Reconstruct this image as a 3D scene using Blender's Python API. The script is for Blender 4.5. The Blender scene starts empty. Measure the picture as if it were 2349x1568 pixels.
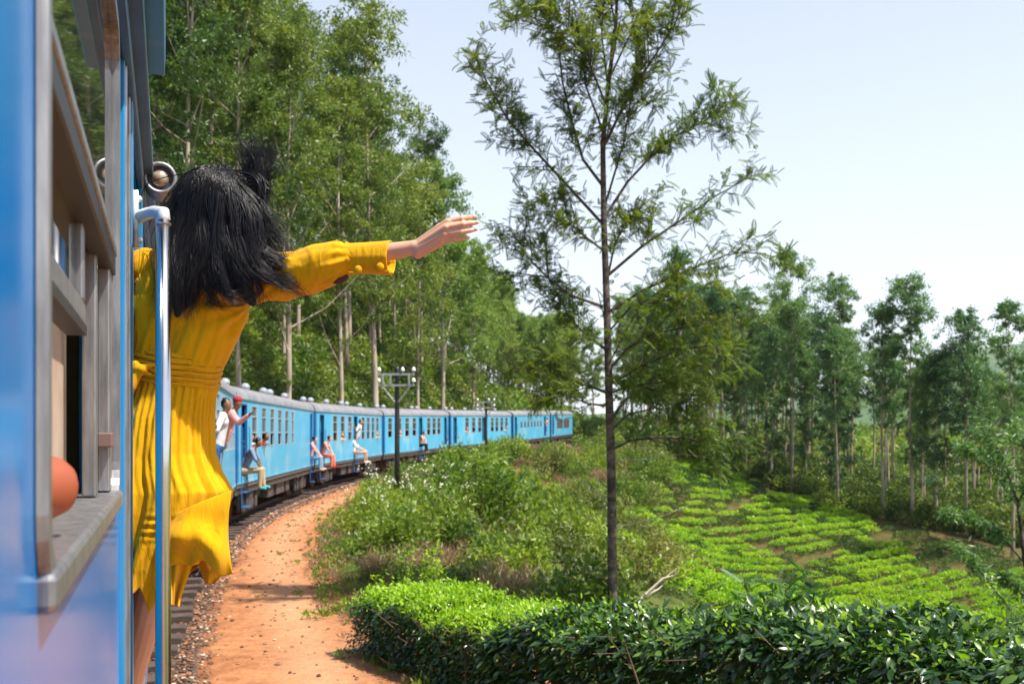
import bpy, math, random
import numpy as np
from mathutils import Vector, Matrix, noise

R = math.radians
sc = bpy.context.scene
COL = sc.collection

# ---------------------------------------------------------------- camera, light, sky
EYE = 2.30
F = 995.6                      # focal length in render pixels (35 mm lens)
K = 1024.0 / 2349.0
HZ = 432.0                     # row of the horizon
cam_d = bpy.data.cameras.new('camera')
cam = bpy.data.objects.new('camera', cam_d); COL.objects.link(cam)
cam.location = (0, 0, EYE); cam.rotation_euler = (R(90), 0, 0)
cam_d.lens = 35; cam_d.sensor_width = 36
cam_d.shift_y = (HZ - 341.5) / 1024.0
cam_d.clip_start = 0.02; cam_d.clip_end = 9000
cam_d.dof.use_dof = True; cam_d.dof.focus_distance = 2.95; cam_d.dof.aperture_fstop = 7.0
sc.camera = cam

SUN_EL, SUN_AZ = 62.0, 24.0       # azimuth: degrees from +X towards -Y (sun stands on the right)
sdir = Vector((math.cos(R(SUN_EL)) * math.cos(R(SUN_AZ)), -math.cos(R(SUN_EL)) * math.sin(R(SUN_AZ)), math.sin(R(SUN_EL))))
w = bpy.data.worlds.new('World'); sc.world = w; w.use_nodes = True
nt = w.node_tree; nt.nodes.clear()
sky = nt.nodes.new('ShaderNodeTexSky'); sky.sky_type = 'NISHITA'; sky.sun_disc = False
sky.sun_elevation = R(SUN_EL); sky.sun_rotation = R(90 + SUN_AZ)
sky.air_density = 1.0; sky.dust_density = 2.2; sky.ozone_density = 1.0; sky.altitude = 1000
tc = nt.nodes.new('ShaderNodeTexCoord')
sep = nt.nodes.new('ShaderNodeSeparateXYZ'); nt.links.new(tc.outputs['Generated'], sep.inputs[0])
# bright thin cloud: a veil that thickens to the horizon, broken by noise
mp = nt.nodes.new('ShaderNodeMapping'); mp.inputs['Scale'].default_value = (2.2, 2.2, 6.0); mp.inputs['Location'].default_value = (0.35, 0.1, 0.2)
nt.links.new(tc.outputs['Generated'], mp.inputs[0])
nz = nt.nodes.new('ShaderNodeTexNoise'); nz.inputs['Scale'].default_value = 2.6; nz.inputs['Detail'].default_value = 7; nz.inputs['Roughness'].default_value = 0.55
nt.links.new(mp.outputs[0], nz.inputs['Vector'])
cr = nt.nodes.new('ShaderNodeValToRGB'); cr.color_ramp.elements[0].position = 0.44; cr.color_ramp.elements[1].position = 0.56
nt.links.new(nz.outputs['Fac'], cr.inputs[0])
hm = nt.nodes.new('ShaderNodeMapRange'); hm.inputs[1].default_value = 0.03; hm.inputs[2].default_value = 0.27; hm.inputs[3].default_value = 0.9; hm.inputs[4].default_value = 0.06
nt.links.new(sep.outputs['Z'], hm.inputs[0])
mu = nt.nodes.new('ShaderNodeMath'); mu.operation = 'MULTIPLY'
nt.links.new(cr.outputs[0], mu.inputs[0]); nt.links.new(hm.outputs[0], mu.inputs[1])
veil = nt.nodes.new('ShaderNodeMath'); veil.operation = 'MAXIMUM'
nt.links.new(mu.outputs[0], veil.inputs[0])
vr = nt.nodes.new('ShaderNodeMapRange'); vr.inputs[1].default_value = 0.0; vr.inputs[2].default_value = 0.75; vr.inputs[3].default_value = 0.66; vr.inputs[4].default_value = 0.16
nt.links.new(sep.outputs['Z'], vr.inputs[0]); nt.links.new(vr.outputs[0], veil.inputs[1])
mx = nt.nodes.new('ShaderNodeMixRGB'); mx.inputs[2].default_value = (6.9, 7.05, 7.6, 1)
nt.links.new(veil.outputs[0], mx.inputs[0]); nt.links.new(sky.outputs[0], mx.inputs[1])
bg = nt.nodes.new('ShaderNodeBackground'); bg.inputs[1].default_value = 0.108
wo = nt.nodes.new('ShaderNodeOutputWorld')
nt.links.new(mx.outputs[0], bg.inputs[0]); nt.links.new(bg.outputs[0], wo.inputs[0])
sl = bpy.data.lights.new('sun', 'SUN'); sl.energy = 5.0; sl.angle = R(0.6); sl.color = (1.0, 0.93, 0.82)
so = bpy.data.objects.new('sun', sl); COL.objects.link(so); so.location = (30, 0, 40)
so.rotation_euler = (-sdir).to_track_quat('-Z', 'Y').to_euler()
sc.view_settings.view_transform = 'Standard'; sc.view_settings.look = 'None'
sc.view_settings.exposure = 0.84; sc.view_settings.gamma = 1.0; sc.view_settings.use_curve_mapping = False
sc.cycles.max_bounces = 6; sc.cycles.transparent_max_bounces = 6; sc.cycles.transmission_bounces = 4
sc.cycles.diffuse_bounces = 3; sc.cycles.glossy_bounces = 3; sc.cycles.volume_bounces = 1

# ---------------------------------------------------------------- helpers
def P(px, py, D):
    """point seen at (px, py) of the 2349 px wide photograph at distance D along the view axis"""
    return Vector(((px * K - 512.0) / F * D, D, EYE - (py * K - HZ) / F * D))

class MB:
    def __init__(s): s.v = []; s.f = []; s.m = []
    def add(s, vs, fs, m=0):
        b = len(s.v); s.v.extend([tuple(p) for p in vs]); s.f.extend([tuple(i + b for i in q) for q in fs]); s.m.extend([m] * len(fs)); return s
    def box(s, lo, hi, M=None, m=0):
        x0, y0, z0 = lo; x1, y1, z1 = hi
        vs = [Vector(p) for p in ((x0,y0,z0),(x1,y0,z0),(x1,y1,z0),(x0,y1,z0),(x0,y0,z1),(x1,y0,z1),(x1,y1,z1),(x0,y1,z1))]
        if M: vs = [M @ p for p in vs]
        return s.add(vs, [(0,3,2,1),(4,5,6,7),(0,1,5,4),(1,2,6,5),(2,3,7,6),(3,0,4,7)], m)
    def tube(s, pts, rad, n=8, cap=True, m=0):
        pts = [Vector(p) for p in pts]
        if not hasattr(rad, '__len__'): rad = [rad] * len(pts)
        vs = []; fs = []; up = None
        for i, p in enumerate(pts):
            t = (pts[min(i + 1, len(pts) - 1)] - pts[max(i - 1, 0)])
            if t.length < 1e-9: t = Vector((0, 0, 1))
            t.normalize()
            if up is None:
                up = Vector((0, 0, 1)) if abs(t.z) < .9 else Vector((1, 0, 0))
            a = up - t * up.dot(t)
            if a.length < 1e-6: a = t.orthogonal()
            a.normalize(); up = a; b = t.cross(a)
            for k in range(n):
                an = 2 * math.pi * k / n
                vs.append(p + (a * math.cos(an) + b * math.sin(an)) * rad[i])
        for i in range(len(pts) - 1):
            for k in range(n):
                k2 = (k + 1) % n
                fs.append((i*n+k, i*n+k2, (i+1)*n+k2, (i+1)*n+k))
        if cap:
            fs.append(tuple(range(n))[::-1]); fs.append(tuple(range((len(pts)-1)*n, len(pts)*n)))
        return s.add(vs, fs, m)
    def cyl(s, a, b, r, n=12, m=0): return s.tube([a, b], r, n, True, m)
    def ball(s, c, r, nu=8, nv=6, m=0, M=None):
        if not hasattr(r, '__len__'): r = (r, r, r)
        vs = []; fs = []
        for j in range(nv + 1):
            th = math.pi * j / nv
            for i in range(nu):
                ph = 2 * math.pi * i / nu
                p = Vector((r[0]*math.sin(th)*math.cos(ph), r[1]*math.sin(th)*math.sin(ph), r[2]*math.cos(th)))
                if M: p = M @ p
                vs.append(p + Vector(c))
        for j in range(nv):
            for i in range(nu):
                i2 = (i + 1) % nu
                fs.append((j*nu+i, (j+1)*nu+i, (j+1)*nu+i2, j*nu+i2))
        return s.add(vs, fs, m)
    def build(s, name, mats, parent=None, smooth=False, bevel=0):
        me = bpy.data.meshes.new(name); me.from_pydata(s.v, [], s.f)
        if not isinstance(mats, (list, tuple)): mats = [mats]
        for m in mats: me.materials.append(m)
        if len(mats) > 1: me.polygons.foreach_set('material_index', s.m)
        if smooth: me.polygons.foreach_set('use_smooth', [True] * len(s.f))
        me.update()
        o = bpy.data.objects.new(name, me); COL.objects.link(o)
        if parent: o.parent = parent
        if bevel:
            bv = o.modifiers.new('bevel', 'BEVEL'); bv.width = bevel; bv.segments = 2; bv.limit_method = 'ANGLE'
        return o

def fastmesh(name, V, Q, mats, parent=None, smooth=False, link=True):
    """V (n,3) float array, Q (m,4) or (m,3) int array"""
    V = np.asarray(V, np.float32); Q = np.asarray(Q, np.int32); k = Q.shape[1]
    me = bpy.data.meshes.new(name)
    me.vertices.add(len(V)); me.vertices.foreach_set('co', V.ravel())
    me.loops.add(Q.size); me.loops.foreach_set('vertex_index', Q.ravel())
    me.polygons.add(len(Q)); me.polygons.foreach_set('loop_start', np.arange(0, Q.size, k, dtype=np.int32))
    try: me.polygons.foreach_set('loop_total', np.full(len(Q), k, np.int32))
    except Exception: pass
    if smooth: me.polygons.foreach_set('use_smooth', np.ones(len(Q), bool))
    if not isinstance(mats, (list, tuple)): mats = [mats]
    for m in mats: me.materials.append(m)
    me.update(calc_edges=True); me.validate()
    o = bpy.data.objects.new(name, me)
    if link: COL.objects.link(o)
    if parent: o.parent = parent
    return o

def tag(o, label=None, cat=None, group=None, kind=None):
    if label: o['label'] = label
    if cat: o['category'] = cat
    if group: o['group'] = group
    if kind: o['kind'] = kind
    return o
def empty(name, loc=(0,0,0), rz=0.0):
    o = bpy.data.objects.new(name, None); COL.objects.link(o); o.location = loc; o.rotation_euler = (0, 0, rz); o.empty_display_size = .2
    return o
def copy_tree(root):
    r = root.copy(); COL.objects.link(r)
    for ch in root.children:
        c = ch.copy(); COL.objects.link(c); c.parent = r
        for g in ch.children:
            d = g.copy(); COL.objects.link(d); d.parent = c
    return r

# ---------------------------------------------------------------- materials
def mat(name, col=(.5,.5,.5), rough=.6, metal=0.0, col2=None, nscale=6.0, ndetail=5, bump=0.0, bscale=40.0, spec=.5, ramp=(.35,.65), coords='Object', stretch=None, coat=0.0, sss=0.0):
    m = bpy.data.materials.new(name); m.use_nodes = True; t = m.node_tree
    b = t.nodes['Principled BSDF']
    b.inputs['Base Color'].default_value = (*col, 1); b.inputs['Roughness'].default_value = rough; b.inputs['Metallic'].default_value = metal
    b.inputs['Specular IOR Level'].default_value = spec
    if coat: b.inputs['Coat Weight'].default_value = coat; b.inputs['Coat Roughness'].default_value = .08
    if sss: b.inputs['Subsurface Weight'].default_value = sss; b.inputs['Subsurface Radius'].default_value = (.012,.005,.003); b.inputs['Subsurface Scale'].default_value = 1.0
    c = t.nodes.new('ShaderNodeTexCoord'); out = c.outputs[coords]
    if stretch:
        mpn = t.nodes.new('ShaderNodeMapping'); mpn.inputs['Scale'].default_value = stretch; t.links.new(out, mpn.inputs[0]); out = mpn.outputs[0]
    if col2 is not None:
        n = t.nodes.new('ShaderNodeTexNoise'); n.inputs['Scale'].default_value = nscale; n.inputs['Detail'].default_value = ndetail; n.inputs['Roughness'].default_value = .62
        t.links.new(out, n.inputs['Vector'])
        r = t.nodes.new('ShaderNodeValToRGB'); r.color_ramp.elements[0].position = ramp[0]; r.color_ramp.elements[1].position = ramp[1]
        r.color_ramp.elements[0].color = (*col, 1); r.color_ramp.elements[1].color = (*col2, 1)
        t.links.new(n.outputs['Fac'], r.inputs[0]); t.links.new(r.outputs[0], b.inputs['Base Color'])
    if bump:
        n2 = t.nodes.new('ShaderNodeTexNoise'); n2.inputs['Scale'].default_value = bscale; n2.inputs['Detail'].default_value = 4
        t.links.new(out, n2.inputs['Vector'])
        bp = t.nodes.new('ShaderNodeBump'); bp.inputs['Strength'].default_value = bump; bp.inputs['Distance'].default_value = .02
        t.links.new(n2.outputs['Fac'], bp.inputs['Height']); t.links.new(bp.outputs[0], b.inputs['Normal'])
    return m

def leafmat(name, c1, c2, c3=None, rough=.45, trans=.35, tcol=None, spec=.4, clump=0.5):
    """leaves: colour varies per leaf and in soft patches; some light passes through"""
    m = bpy.data.materials.new(name); m.use_nodes = True; t = m.node_tree
    b = t.nodes['Principled BSDF']; b.inputs['Roughness'].default_value = rough; b.inputs['Specular IOR Level'].default_value = spec
    g = t.nodes.new('ShaderNodeNewGeometry')
    oi = t.nodes.new('ShaderNodeObjectInfo')
    tcn = t.nodes.new('ShaderNodeTexCoord')
    n = t.nodes.new('ShaderNodeTexNoise'); n.inputs['Scale'].default_value = clump; n.inputs['Detail'].default_value = 2
    t.links.new(tcn.outputs['Object'], n.inputs['Vector'])
    a1 = t.nodes.new('ShaderNodeMath'); a1.operation = 'MULTIPLY_ADD'; a1.inputs[1].default_value = .45
    t.links.new(g.outputs['Random Per Island'], a1.inputs[0])
    a2 = t.nodes.new('ShaderNodeMath'); a2.operation = 'MULTIPLY_ADD'; a2.inputs[1].default_value = .9; a2.inputs[2].default_value = -.3
    t.links.new(n.outputs['Fac'], a2.inputs[0]); t.links.new(a2.outputs[0], a1.inputs[2])
    a3 = t.nodes.new('ShaderNodeMath'); a3.operation = 'MULTIPLY_ADD'; a3.inputs[1].default_value = .42
    t.links.new(oi.outputs['Random'], a3.inputs[0]); t.links.new(a1.outputs[0], a3.inputs[2])
    r = t.nodes.new('ShaderNodeValToRGB'); r.color_ramp.elements[0].position = .1; r.color_ramp.elements[1].position = .95
    r.color_ramp.elements[0].color = (*c1, 1); r.color_ramp.elements[1].color = (*(c3 or c2), 1)
    if c3: e = r.color_ramp.elements.new(.55); e.color = (*c2, 1)
    t.links.new(a3.outputs[0], r.inputs[0]); t.links.new(r.outputs[0], b.inputs['Base Color'])
    tr = t.nodes.new('ShaderNodeBsdfTranslucent')
    hs = t.nodes.new('ShaderNodeMixRGB'); hs.blend_type = 'MULTIPLY'; hs.inputs[0].default_value = 1.0; hs.inputs[2].default_value = (*(tcol or (1.6, 1.7, .7)), 1)
    t.links.new(r.outputs[0], hs.inputs[1]); t.links.new(hs.outputs[0], tr.inputs[0])
    ms = t.nodes.new('ShaderNodeMixShader'); ms.inputs[0].default_value = trans
    o = t.nodes['Material Output']
    t.links.new(b.outputs[0], ms.inputs[1]); t.links.new(tr.outputs[0], ms.inputs[2]); t.links.new(ms.outputs[0], o.inputs[0])
    return m

M = {}
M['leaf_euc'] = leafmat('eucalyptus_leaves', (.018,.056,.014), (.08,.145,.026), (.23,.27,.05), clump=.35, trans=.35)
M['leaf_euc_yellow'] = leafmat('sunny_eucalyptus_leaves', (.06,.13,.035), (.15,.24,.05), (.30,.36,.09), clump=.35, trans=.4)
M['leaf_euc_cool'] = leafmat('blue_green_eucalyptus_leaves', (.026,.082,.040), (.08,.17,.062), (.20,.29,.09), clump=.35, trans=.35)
M['leaf_grev'] = leafmat('silver_oak_leaves', (.040,.10,.034), (.11,.17,.026), (.24,.21,.02), clump=.55, trans=.45, tcol=(1.6,1.6,.6))
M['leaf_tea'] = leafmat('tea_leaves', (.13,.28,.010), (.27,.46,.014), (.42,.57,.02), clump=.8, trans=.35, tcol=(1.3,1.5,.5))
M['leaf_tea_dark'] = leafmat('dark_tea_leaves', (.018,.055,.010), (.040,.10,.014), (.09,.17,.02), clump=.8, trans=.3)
M['leaf_hedge'] = leafmat('hedge_leaves', (.010,.034,.010), (.022,.068,.014), (.11,.20,.022), rough=.27, trans=.18, spec=.6, clump=1.5)
M['leaf_hedge_light'] = leafmat('young_hedge_leaves', (.07,.17,.01), (.17,.33,.012), (.30,.46,.02), rough=.35, trans=.35, clump=1.5)
M['leaf_shrub'] = leafmat('shrub_leaves', (.045,.10,.015), (.14,.22,.022), (.31,.36,.05), clump=1.2, trans=.35)
M['leaf_shrub_olive'] = leafmat('olive_shrub_leaves', (.06,.085,.02), (.14,.17,.035), (.27,.26,.08), clump=1.2, trans=.3)
M['leaf_fern'] = leafmat('fern_shrub_leaves', (.02,.08,.025), (.05,.14,.035), (.11,.2,.04), clump=1.5, trans=.35)
M['leaf_dry'] = leafmat('dry_grass', (.16,.10,.05), (.26,.17,.09), (.36,.27,.15), clump=1.0, trans=.2, tcol=(1.2,1,.7))
M['petal'] = mat('white_petals', (.62,.61,.48), .8)
M['bark_euc'] = mat('pale_eucalyptus_bark', (.22,.15,.10), .85, col2=(.50,.43,.35), nscale=1.2, ndetail=6, bump=.4, bscale=12, stretch=(3,3,.4))
M['bark_grev'] = mat('dark_silver_oak_bark', (.045,.032,.025), .9, col2=(.20,.155,.12), nscale=3.5, ndetail=8, bump=.8, bscale=30, stretch=(2,2,4), ramp=(.42,.72))
M['twig'] = mat('brown_twigs', (.09,.05,.035), .85, col2=(.2,.13,.09), nscale=8)
M['dry_stem'] = mat('bleached_dry_stems', (.30,.24,.18), .85, col2=(.46,.4,.32), nscale=8)

def painted(name, col, dirt=(.45,.42,.40), stain=(.55,.6,.62), rough=.28, amt=.55):
    """enamel carriage paint, with chalky stains and grime"""
    m = mat(name, col, rough, spec=.3); t = m.node_tree; b = t.nodes['Principled BSDF']
    c = t.nodes.new('ShaderNodeTexCoord')
    n = t.nodes.new('ShaderNodeTexNoise'); n.inputs['Scale'].default_value = .8; n.inputs['Detail'].default_value = 6; n.inputs['Roughness'].default_value = .6
    t.links.new(c.outputs['Object'], n.inputs['Vector'])
    r = t.nodes.new('ShaderNodeValToRGB'); r.color_ramp.elements[0].position = .5; r.color_ramp.elements[1].position = .78
    t.links.new(n.outputs['Fac'], r.inputs[0])
    k = t.nodes.new('ShaderNodeMath'); k.operation = 'MULTIPLY'; k.inputs[1].default_value = amt; t.links.new(r.outputs[0], k.inputs[0])
    mx1 = t.nodes.new('ShaderNodeMixRGB'); mx1.inputs[1].default_value = (*col, 1); mx1.inputs[2].default_value = (*stain, 1); t.links.new(k.outputs[0], mx1.inputs[0])
    mp2 = t.nodes.new('ShaderNodeMapping'); mp2.inputs['Scale'].default_value = (3.5, 3.5, .35); t.links.new(c.outputs['Object'], mp2.inputs[0])
    n2 = t.nodes.new('ShaderNodeTexNoise'); n2.inputs['Scale'].default_value = 2.2; n2.inputs['Detail'].default_value = 5; t.links.new(mp2.outputs[0], n2.inputs['Vector'])
    r2 = t.nodes.new('ShaderNodeValToRGB'); r2.color_ramp.elements[0].position = .55; r2.color_ramp.elements[1].position = .8; t.links.new(n2.outputs['Fac'], r2.inputs[0])
    k2 = t.nodes.new('ShaderNodeMath'); k2.operation = 'MULTIPLY'; k2.inputs[1].default_value = amt * .7; t.links.new(r2.outputs[0], k2.inputs[0])
    mx2 = t.nodes.new('ShaderNodeMixRGB'); mx2.inputs[2].default_value = (*dirt, 1); t.links.new(mx1.outputs[0], mx2.inputs[1]); t.links.new(k2.outputs[0], mx2.inputs[0])
    t.links.new(mx2.outputs[0], b.inputs['Base Color'])
    return m
M['sky_blue'] = painted('sky_blue_carriage_paint', (.085,.42,.66))
M['near_blue'] = painted('blue_carriage_side_paint', (.001,.18,.54), stain=(.004,.27,.62), dirt=(.04,.12,.38), rough=.16, amt=.5)
M['near_blue'].node_tree.nodes['Principled BSDF'].inputs['Specular IOR Level'].default_value = .14
M['deep_blue'] = painted('deep_blue_carriage_end_paint', (.012,.13,.36), amt=.2)
M['jamb_blue'] = painted('blue_door_frame_paint', (.02,.22,.45), stain=(.2,.3,.35), amt=.35)
M['door_dark'] = mat('dark_blue_door_paint', (.015,.07,.16), .4, col2=(.03,.12,.22))
M['roof'] = mat('grey_roof_paint', (.15,.17,.20), .5, col2=(.27,.25,.26), nscale=1.5)
M['steel'] = mat('polished_steel', (.72,.72,.72), .17, 1.0, col2=(.5,.5,.5), nscale=14, stretch=(1,1,.15))
M['alu'] = mat('brushed_aluminium', (.36,.36,.37), .45, .8, col2=(.20,.20,.21), nscale=18, stretch=(3,3,.4))
M['alu_brown'] = mat('worn_window_metal', (.26,.19,.15), .38, .7, col2=(.15,.11,.09), nscale=22)
M['white_paint'] = mat('chipped_white_bracket_paint', (.72,.70,.68), .35, .3, col2=(.45,.42,.40), nscale=26, ramp=(.5,.72))
M['gasket'] = mat('black_window_gasket', (.018,.016,.018), .45)
M['rubber'] = mat('black_rubber', (.02,.02,.025), .6)
M['interior'] = mat('cream_interior_lining', (.50,.38,.28), .7, col2=(.38,.27,.19), nscale=6)
M['interior_dark'] = mat('dark_interior', (.035,.03,.035), .8, col2=(.06,.05,.05))
M['under'] = mat('oily_underframe', (.03,.026,.024), .7, col2=(.10,.08,.07), nscale=5)
M['under_light'] = mat('dusty_underframe_edge', (.16,.13,.11), .8, col2=(.09,.08,.07), nscale=5)
M['rust'] = mat('rusty_steel', (.14,.06,.035), .8, col2=(.07,.035,.025), nscale=9)
M['railtop'] = mat('rail_steel', (.25,.2,.17), .35, .8)
M['sleeper'] = mat('tarred_timber_sleeper', (.030,.020,.018), .85, col2=(.11,.075,.06), nscale=4, stretch=(1,6,6), bump=.5, bscale=20)
M['vent'] = mat('galvanised_ventilator', (.33,.36,.40), .5, .3)
M['winframe'] = mat('grey_window_rim', (.38,.42,.45), .5, .2)
M['pole_tar'] = mat('tarred_iron_pole', (.012,.011,.013), .55, col2=(.03,.026,.026))
M['arm_grey'] = mat('galvanised_crossarm', (.42,.42,.42), .5, .4)
M['porcelain'] = mat('white_porcelain', (.8,.8,.78), .25)
def glass(name, tint=(.75,.8,.8), rough=.04, mixt=.55, dark=(.05,.06,.06)):
    m = bpy.data.materials.new(name); m.use_nodes = True; t = m.node_tree; b = t.nodes['Principled BSDF']
    b.inputs['Base Color'].default_value = (*dark, 1); b.inputs['Roughness'].default_value = rough; b.inputs['Specular IOR Level'].default_value = .9
    b.inputs['Coat Weight'].default_value = .4
    tr = t.nodes.new('ShaderNodeBsdfTransparent'); tr.inputs[0].default_value = (*tint, 1)
    ms = t.nodes.new('ShaderNodeMixShader'); ms.inputs[0].default_value = mixt
    t.links.new(tr.outputs[0], ms.inputs[1]); t.links.new(b.outputs[0], ms.inputs[2]); t.links.new(ms.outputs[0], t.nodes['Material Output'].inputs[0])
    return m
M['glass'] = glass('dusty_window_glass', mixt=.62, dark=(.10,.11,.12), rough=.1)
M['glass_near'] = glass('near_window_glass', mixt=.88, dark=(.035,.045,.04), rough=.02)

# ---------------------------------------------------------------- the railway line: carriages as chords of a curve
HEAD0 = R(19.07)                              # own carriage points this far left of the view axis
U0 = Vector((-math.sin(HEAD0), math.cos(HEAD0), 0)); N0 = Vector((math.cos(HEAD0), math.sin(HEAD0), 0))
S0 = N0 * -0.11                               # the near carriage side passes 11 cm left of the lens
def L0(a, o, z): return S0 + U0 * a + N0 * o + Vector((0, 0, z))
HALF = 1.42
cars = []                                     # (start of right side line, heading left-positive deg, length, z0, z1)
def dirv(h): return Vector((-math.sin(R(h)), math.cos(R(h)), 0))
car_spec = [(12.6, 14.8, 0, 0), (4.0, 14.8, 0, .0), (-3.0, 14.8, .0, .09), (-10.5, 14.7, .1, .32), (-17.0, 14.7, .34, .55), (-14.5, 14.7, .58, .9), (-13.0, 13.0, .93, 1.16)]
pt = L0(10.4, 0, 0)
side_pts = [L0(-40, 0, 0) + N0*2.5, L0(-20, 0, 0), L0(-5, 0, 0), L0(10.2, 0, 0)]; side_z = [0, 0, 0, 0]
for h, ln, z0, z1 in car_spec:
    s_, e_ = pt.copy(), pt + dirv(h) * ln
    cars.append((s_, h, ln, z0, z1)); side_pts.append(e_ + dirv(h) * .25); side_z.append(z1)
    pt = e_ + dirv(h) * .5
for k in range(6):
    side_pts.append(side_pts[-1] + dirv(-13 + 4*k) * 22); side_z.append(side_z[-1] + .2)
# centre line, smoothed
def catmull(pts, n):
    out = []
    for i in range(len(pts) - 1):
        p0 = pts[max(i-1,0)]; p1 = pts[i]; p2 = pts[i+1]; p3 = pts[min(i+2,len(pts)-1)]
        for k in range(n):
            t = k / n
            out.append(.5*((2*p1)+(-p0+p2)*t+(2*p0-5*p1+4*p2-p3)*t*t+(-p0+3*p1-3*p2+p3)*t**3))
    out.append(pts[-1]); return out
cl = []
for i, p in enumerate(side_pts):
    a = side_pts[max(i-1,0)]; b = side_pts[min(i+1,len(side_pts)-1)]
    t = (b - a).normalized(); nrm = Vector((t.y, -t.x, 0))
    cl.append(Vector((p.x, p.y, side_z[i])) - nrm * HALF)
CL = catmull(cl, 8)
CLn = np.array([[p.x, p.y] for p in CL]); CLz = np.array([p.z for p in CL])
segd = np.sqrt(((CLn[1:] - CLn[:-1])**2).sum(1)); CLs = np.concatenate([[0], np.cumsum(segd)])
def track_sl(x, y):
    """distance along the line, lateral offset from its centre (right positive), rail height"""
    x = np.asarray(x, float); y = np.asarray(y, float)
    best = np.full(x.shape, 1e18); S = np.zeros(x.shape); L = np.zeros(x.shape); Z = np.zeros(x.shape)
    for i in range(len(CLn) - 1):
        ax, ay = CLn[i]; bx, by = CLn[i+1]; dx, dy = bx-ax, by-ay; l2 = dx*dx+dy*dy
        t = ((x-ax)*dx + (y-ay)*dy) / l2
        lo = -50.0 if i == 0 else 0.0; hi = 50.0 if i == len(CLn) - 2 else 1.0
        t = np.clip(t, lo, hi)
        qx = ax + t*dx - x; qy = ay + t*dy - y; d2 = qx*qx + qy*qy
        m = d2 < best
        best = np.where(m, d2, best)
        S = np.where(m, CLs[i] + t*segd[i], S)
        L = np.where(m, (-(qx*dy - qy*dx)) / math.sqrt(l2), L)
        Z = np.where(m, CLz[i] + np.clip(t, 0, 1)*(CLz[i+1]-CLz[i]), Z)
    return S, L, Z

# ---------------------------------------------------------------- terrain
ctrl = []
def cp(px, py, D): p = P(px, py, D); ctrl.append((p.x, p.y, p.z))
for a in ((1420,1380,55),(1800,1400,52),(2349,1500,45),(1530,1066,105),(1760,1122,95),(2000,1212,80),(2349,1290,68),(1700,1230,78),
          (1300,1265,24),(1400,1345,30),(1480,1215,76),(1440,1300,64),(1600,1380,53),(1400,1115,70),(1260,1050,66),(1105,1130,38),(1000,1310,18),
          (1900,1010,230),(1500,985,200),(2250,1040,230),(1450,1040,105),(1650,1060,112),(2200,1175,90)): cp(*a)
ctrl += [(3,6,-.25),(0,9,-.15),(1.4,14,-.75),(6,5,-1.2),(14,10,-4.6),(4.6,19,-3.0),(6.5,28,-5.4),(3.0,14,-1.5),(25,20,-7.5),(60,30,-9),(12,30,-6),(30,0,-8),(20,-20,-5),(4,-10,-.6),(5,22,-2.6),
         (120,60,-9),(200,120,-8),(200,300,-8),(60,300,-7),(120,-30,-9),(-2,22,-.3),(90,90,-8)]
for i in range(0, len(CL), 4):
    p = CL[i]; q = CL[min(i+1, len(CL)-1)]
    if i+1 < len(CL):
        t = (q-p).normalized() if (q-p).length > 0 else Vector((0,1,0)); n_ = Vector((t.y,-t.x,0))
        for o_ in (3.2, 4.4): c = p + n_*o_; ctrl.append((c.x, c.y, p.z - .28))
C_ = np.array(ctrl)
def _U(r2): return np.where(r2 > 0, r2 * np.log(np.sqrt(r2) + 1e-9), 0)
_n = len(C_); _A = np.zeros((_n+3, _n+3)); _d = ((C_[:,None,:2]-C_[None,:,:2])**2).sum(2)
_A[:_n,:_n] = _U(_d) + np.eye(_n)*8; _A[:_n,_n] = 1; _A[:_n,_n+1:] = C_[:,:2]; _A[_n:,:_n] = _A[:_n,_n:].T
_w = np.linalg.solve(_A, np.concatenate([C_[:,2], [0,0,0]]))
def tps(x, y):
    r = _w[_n] + _w[_n+1]*x + _w[_n+2]*y
    for i in range(_n): r = r + _w[i]*_U((x-C_[i,0])**2 + (y-C_[i,1])**2)
    return r
def sstep(a, b, x): t = np.clip((x-a)/(b-a), 0, 1); return t*t*(3-2*t)
_rng = np.random.default_rng(5)
_ph = _rng.random((24, 3))*6.28; _fr = _rng.random((24, 2))*2-1
def fnoise(x, y, sc_):
    r = 0
    for i in range(12): r = r + np.sin(x*_fr[i,0]*sc_*1.8 + y*_fr[i,1]*sc_*1.8 + _ph[i,0])*np.sin(y*_fr[i+12,0]*sc_ - x*_fr[i+12,1]*sc_ + _ph[i,1])
    return r/6.0
def ground_h(x, y):
    x = np.asarray(x, float); y = np.asarray(y, float)
    s, L, zt = track_sl(x, y)
    # right side
    far = sstep(180, 420, np.sqrt(x*x+y*y))
    rt = np.clip(tps(np.clip(x,-60,260), np.clip(y,-40,320)), -10, 6)
    rt = rt*(1-far) + (-8)*far
    rt = rt + fnoise(x, y, .25)*.35*sstep(8, 20, L) + fnoise(x, y, 1.3)*.08*sstep(4, 7, L)
    bed = zt - .22 + .035*fnoise(x, y, 2.2)*sstep(1.9, 2.4, np.abs(L))
    bl = sstep(3.6, 5.6, L)
    right = bed*(1-bl) + rt*bl
    # left side: a cutting, then a wooded hill that falls away to the far end of the curve
    hgt = 34*(1-sstep(140, 200, s)) + 9
    q = np.clip(-L - 3.4, 0, None)
    stp = .62*(1-sstep(130,185,s)) + .5
    hill = hgt*(1-np.exp(-q*stp/hgt*1.0)) 
    hill = hill*(1-.0) + fnoise(x, y, .22)*1.1*sstep(4, 14, q) + fnoise(x, y, .9)*.35*sstep(1, 4, q)
    left = zt - .25 + hill
    return np.where(L > 0, right, left)
def gh(x, y): return float(ground_h(np.array([x]), np.array([y]))[0])

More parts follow.
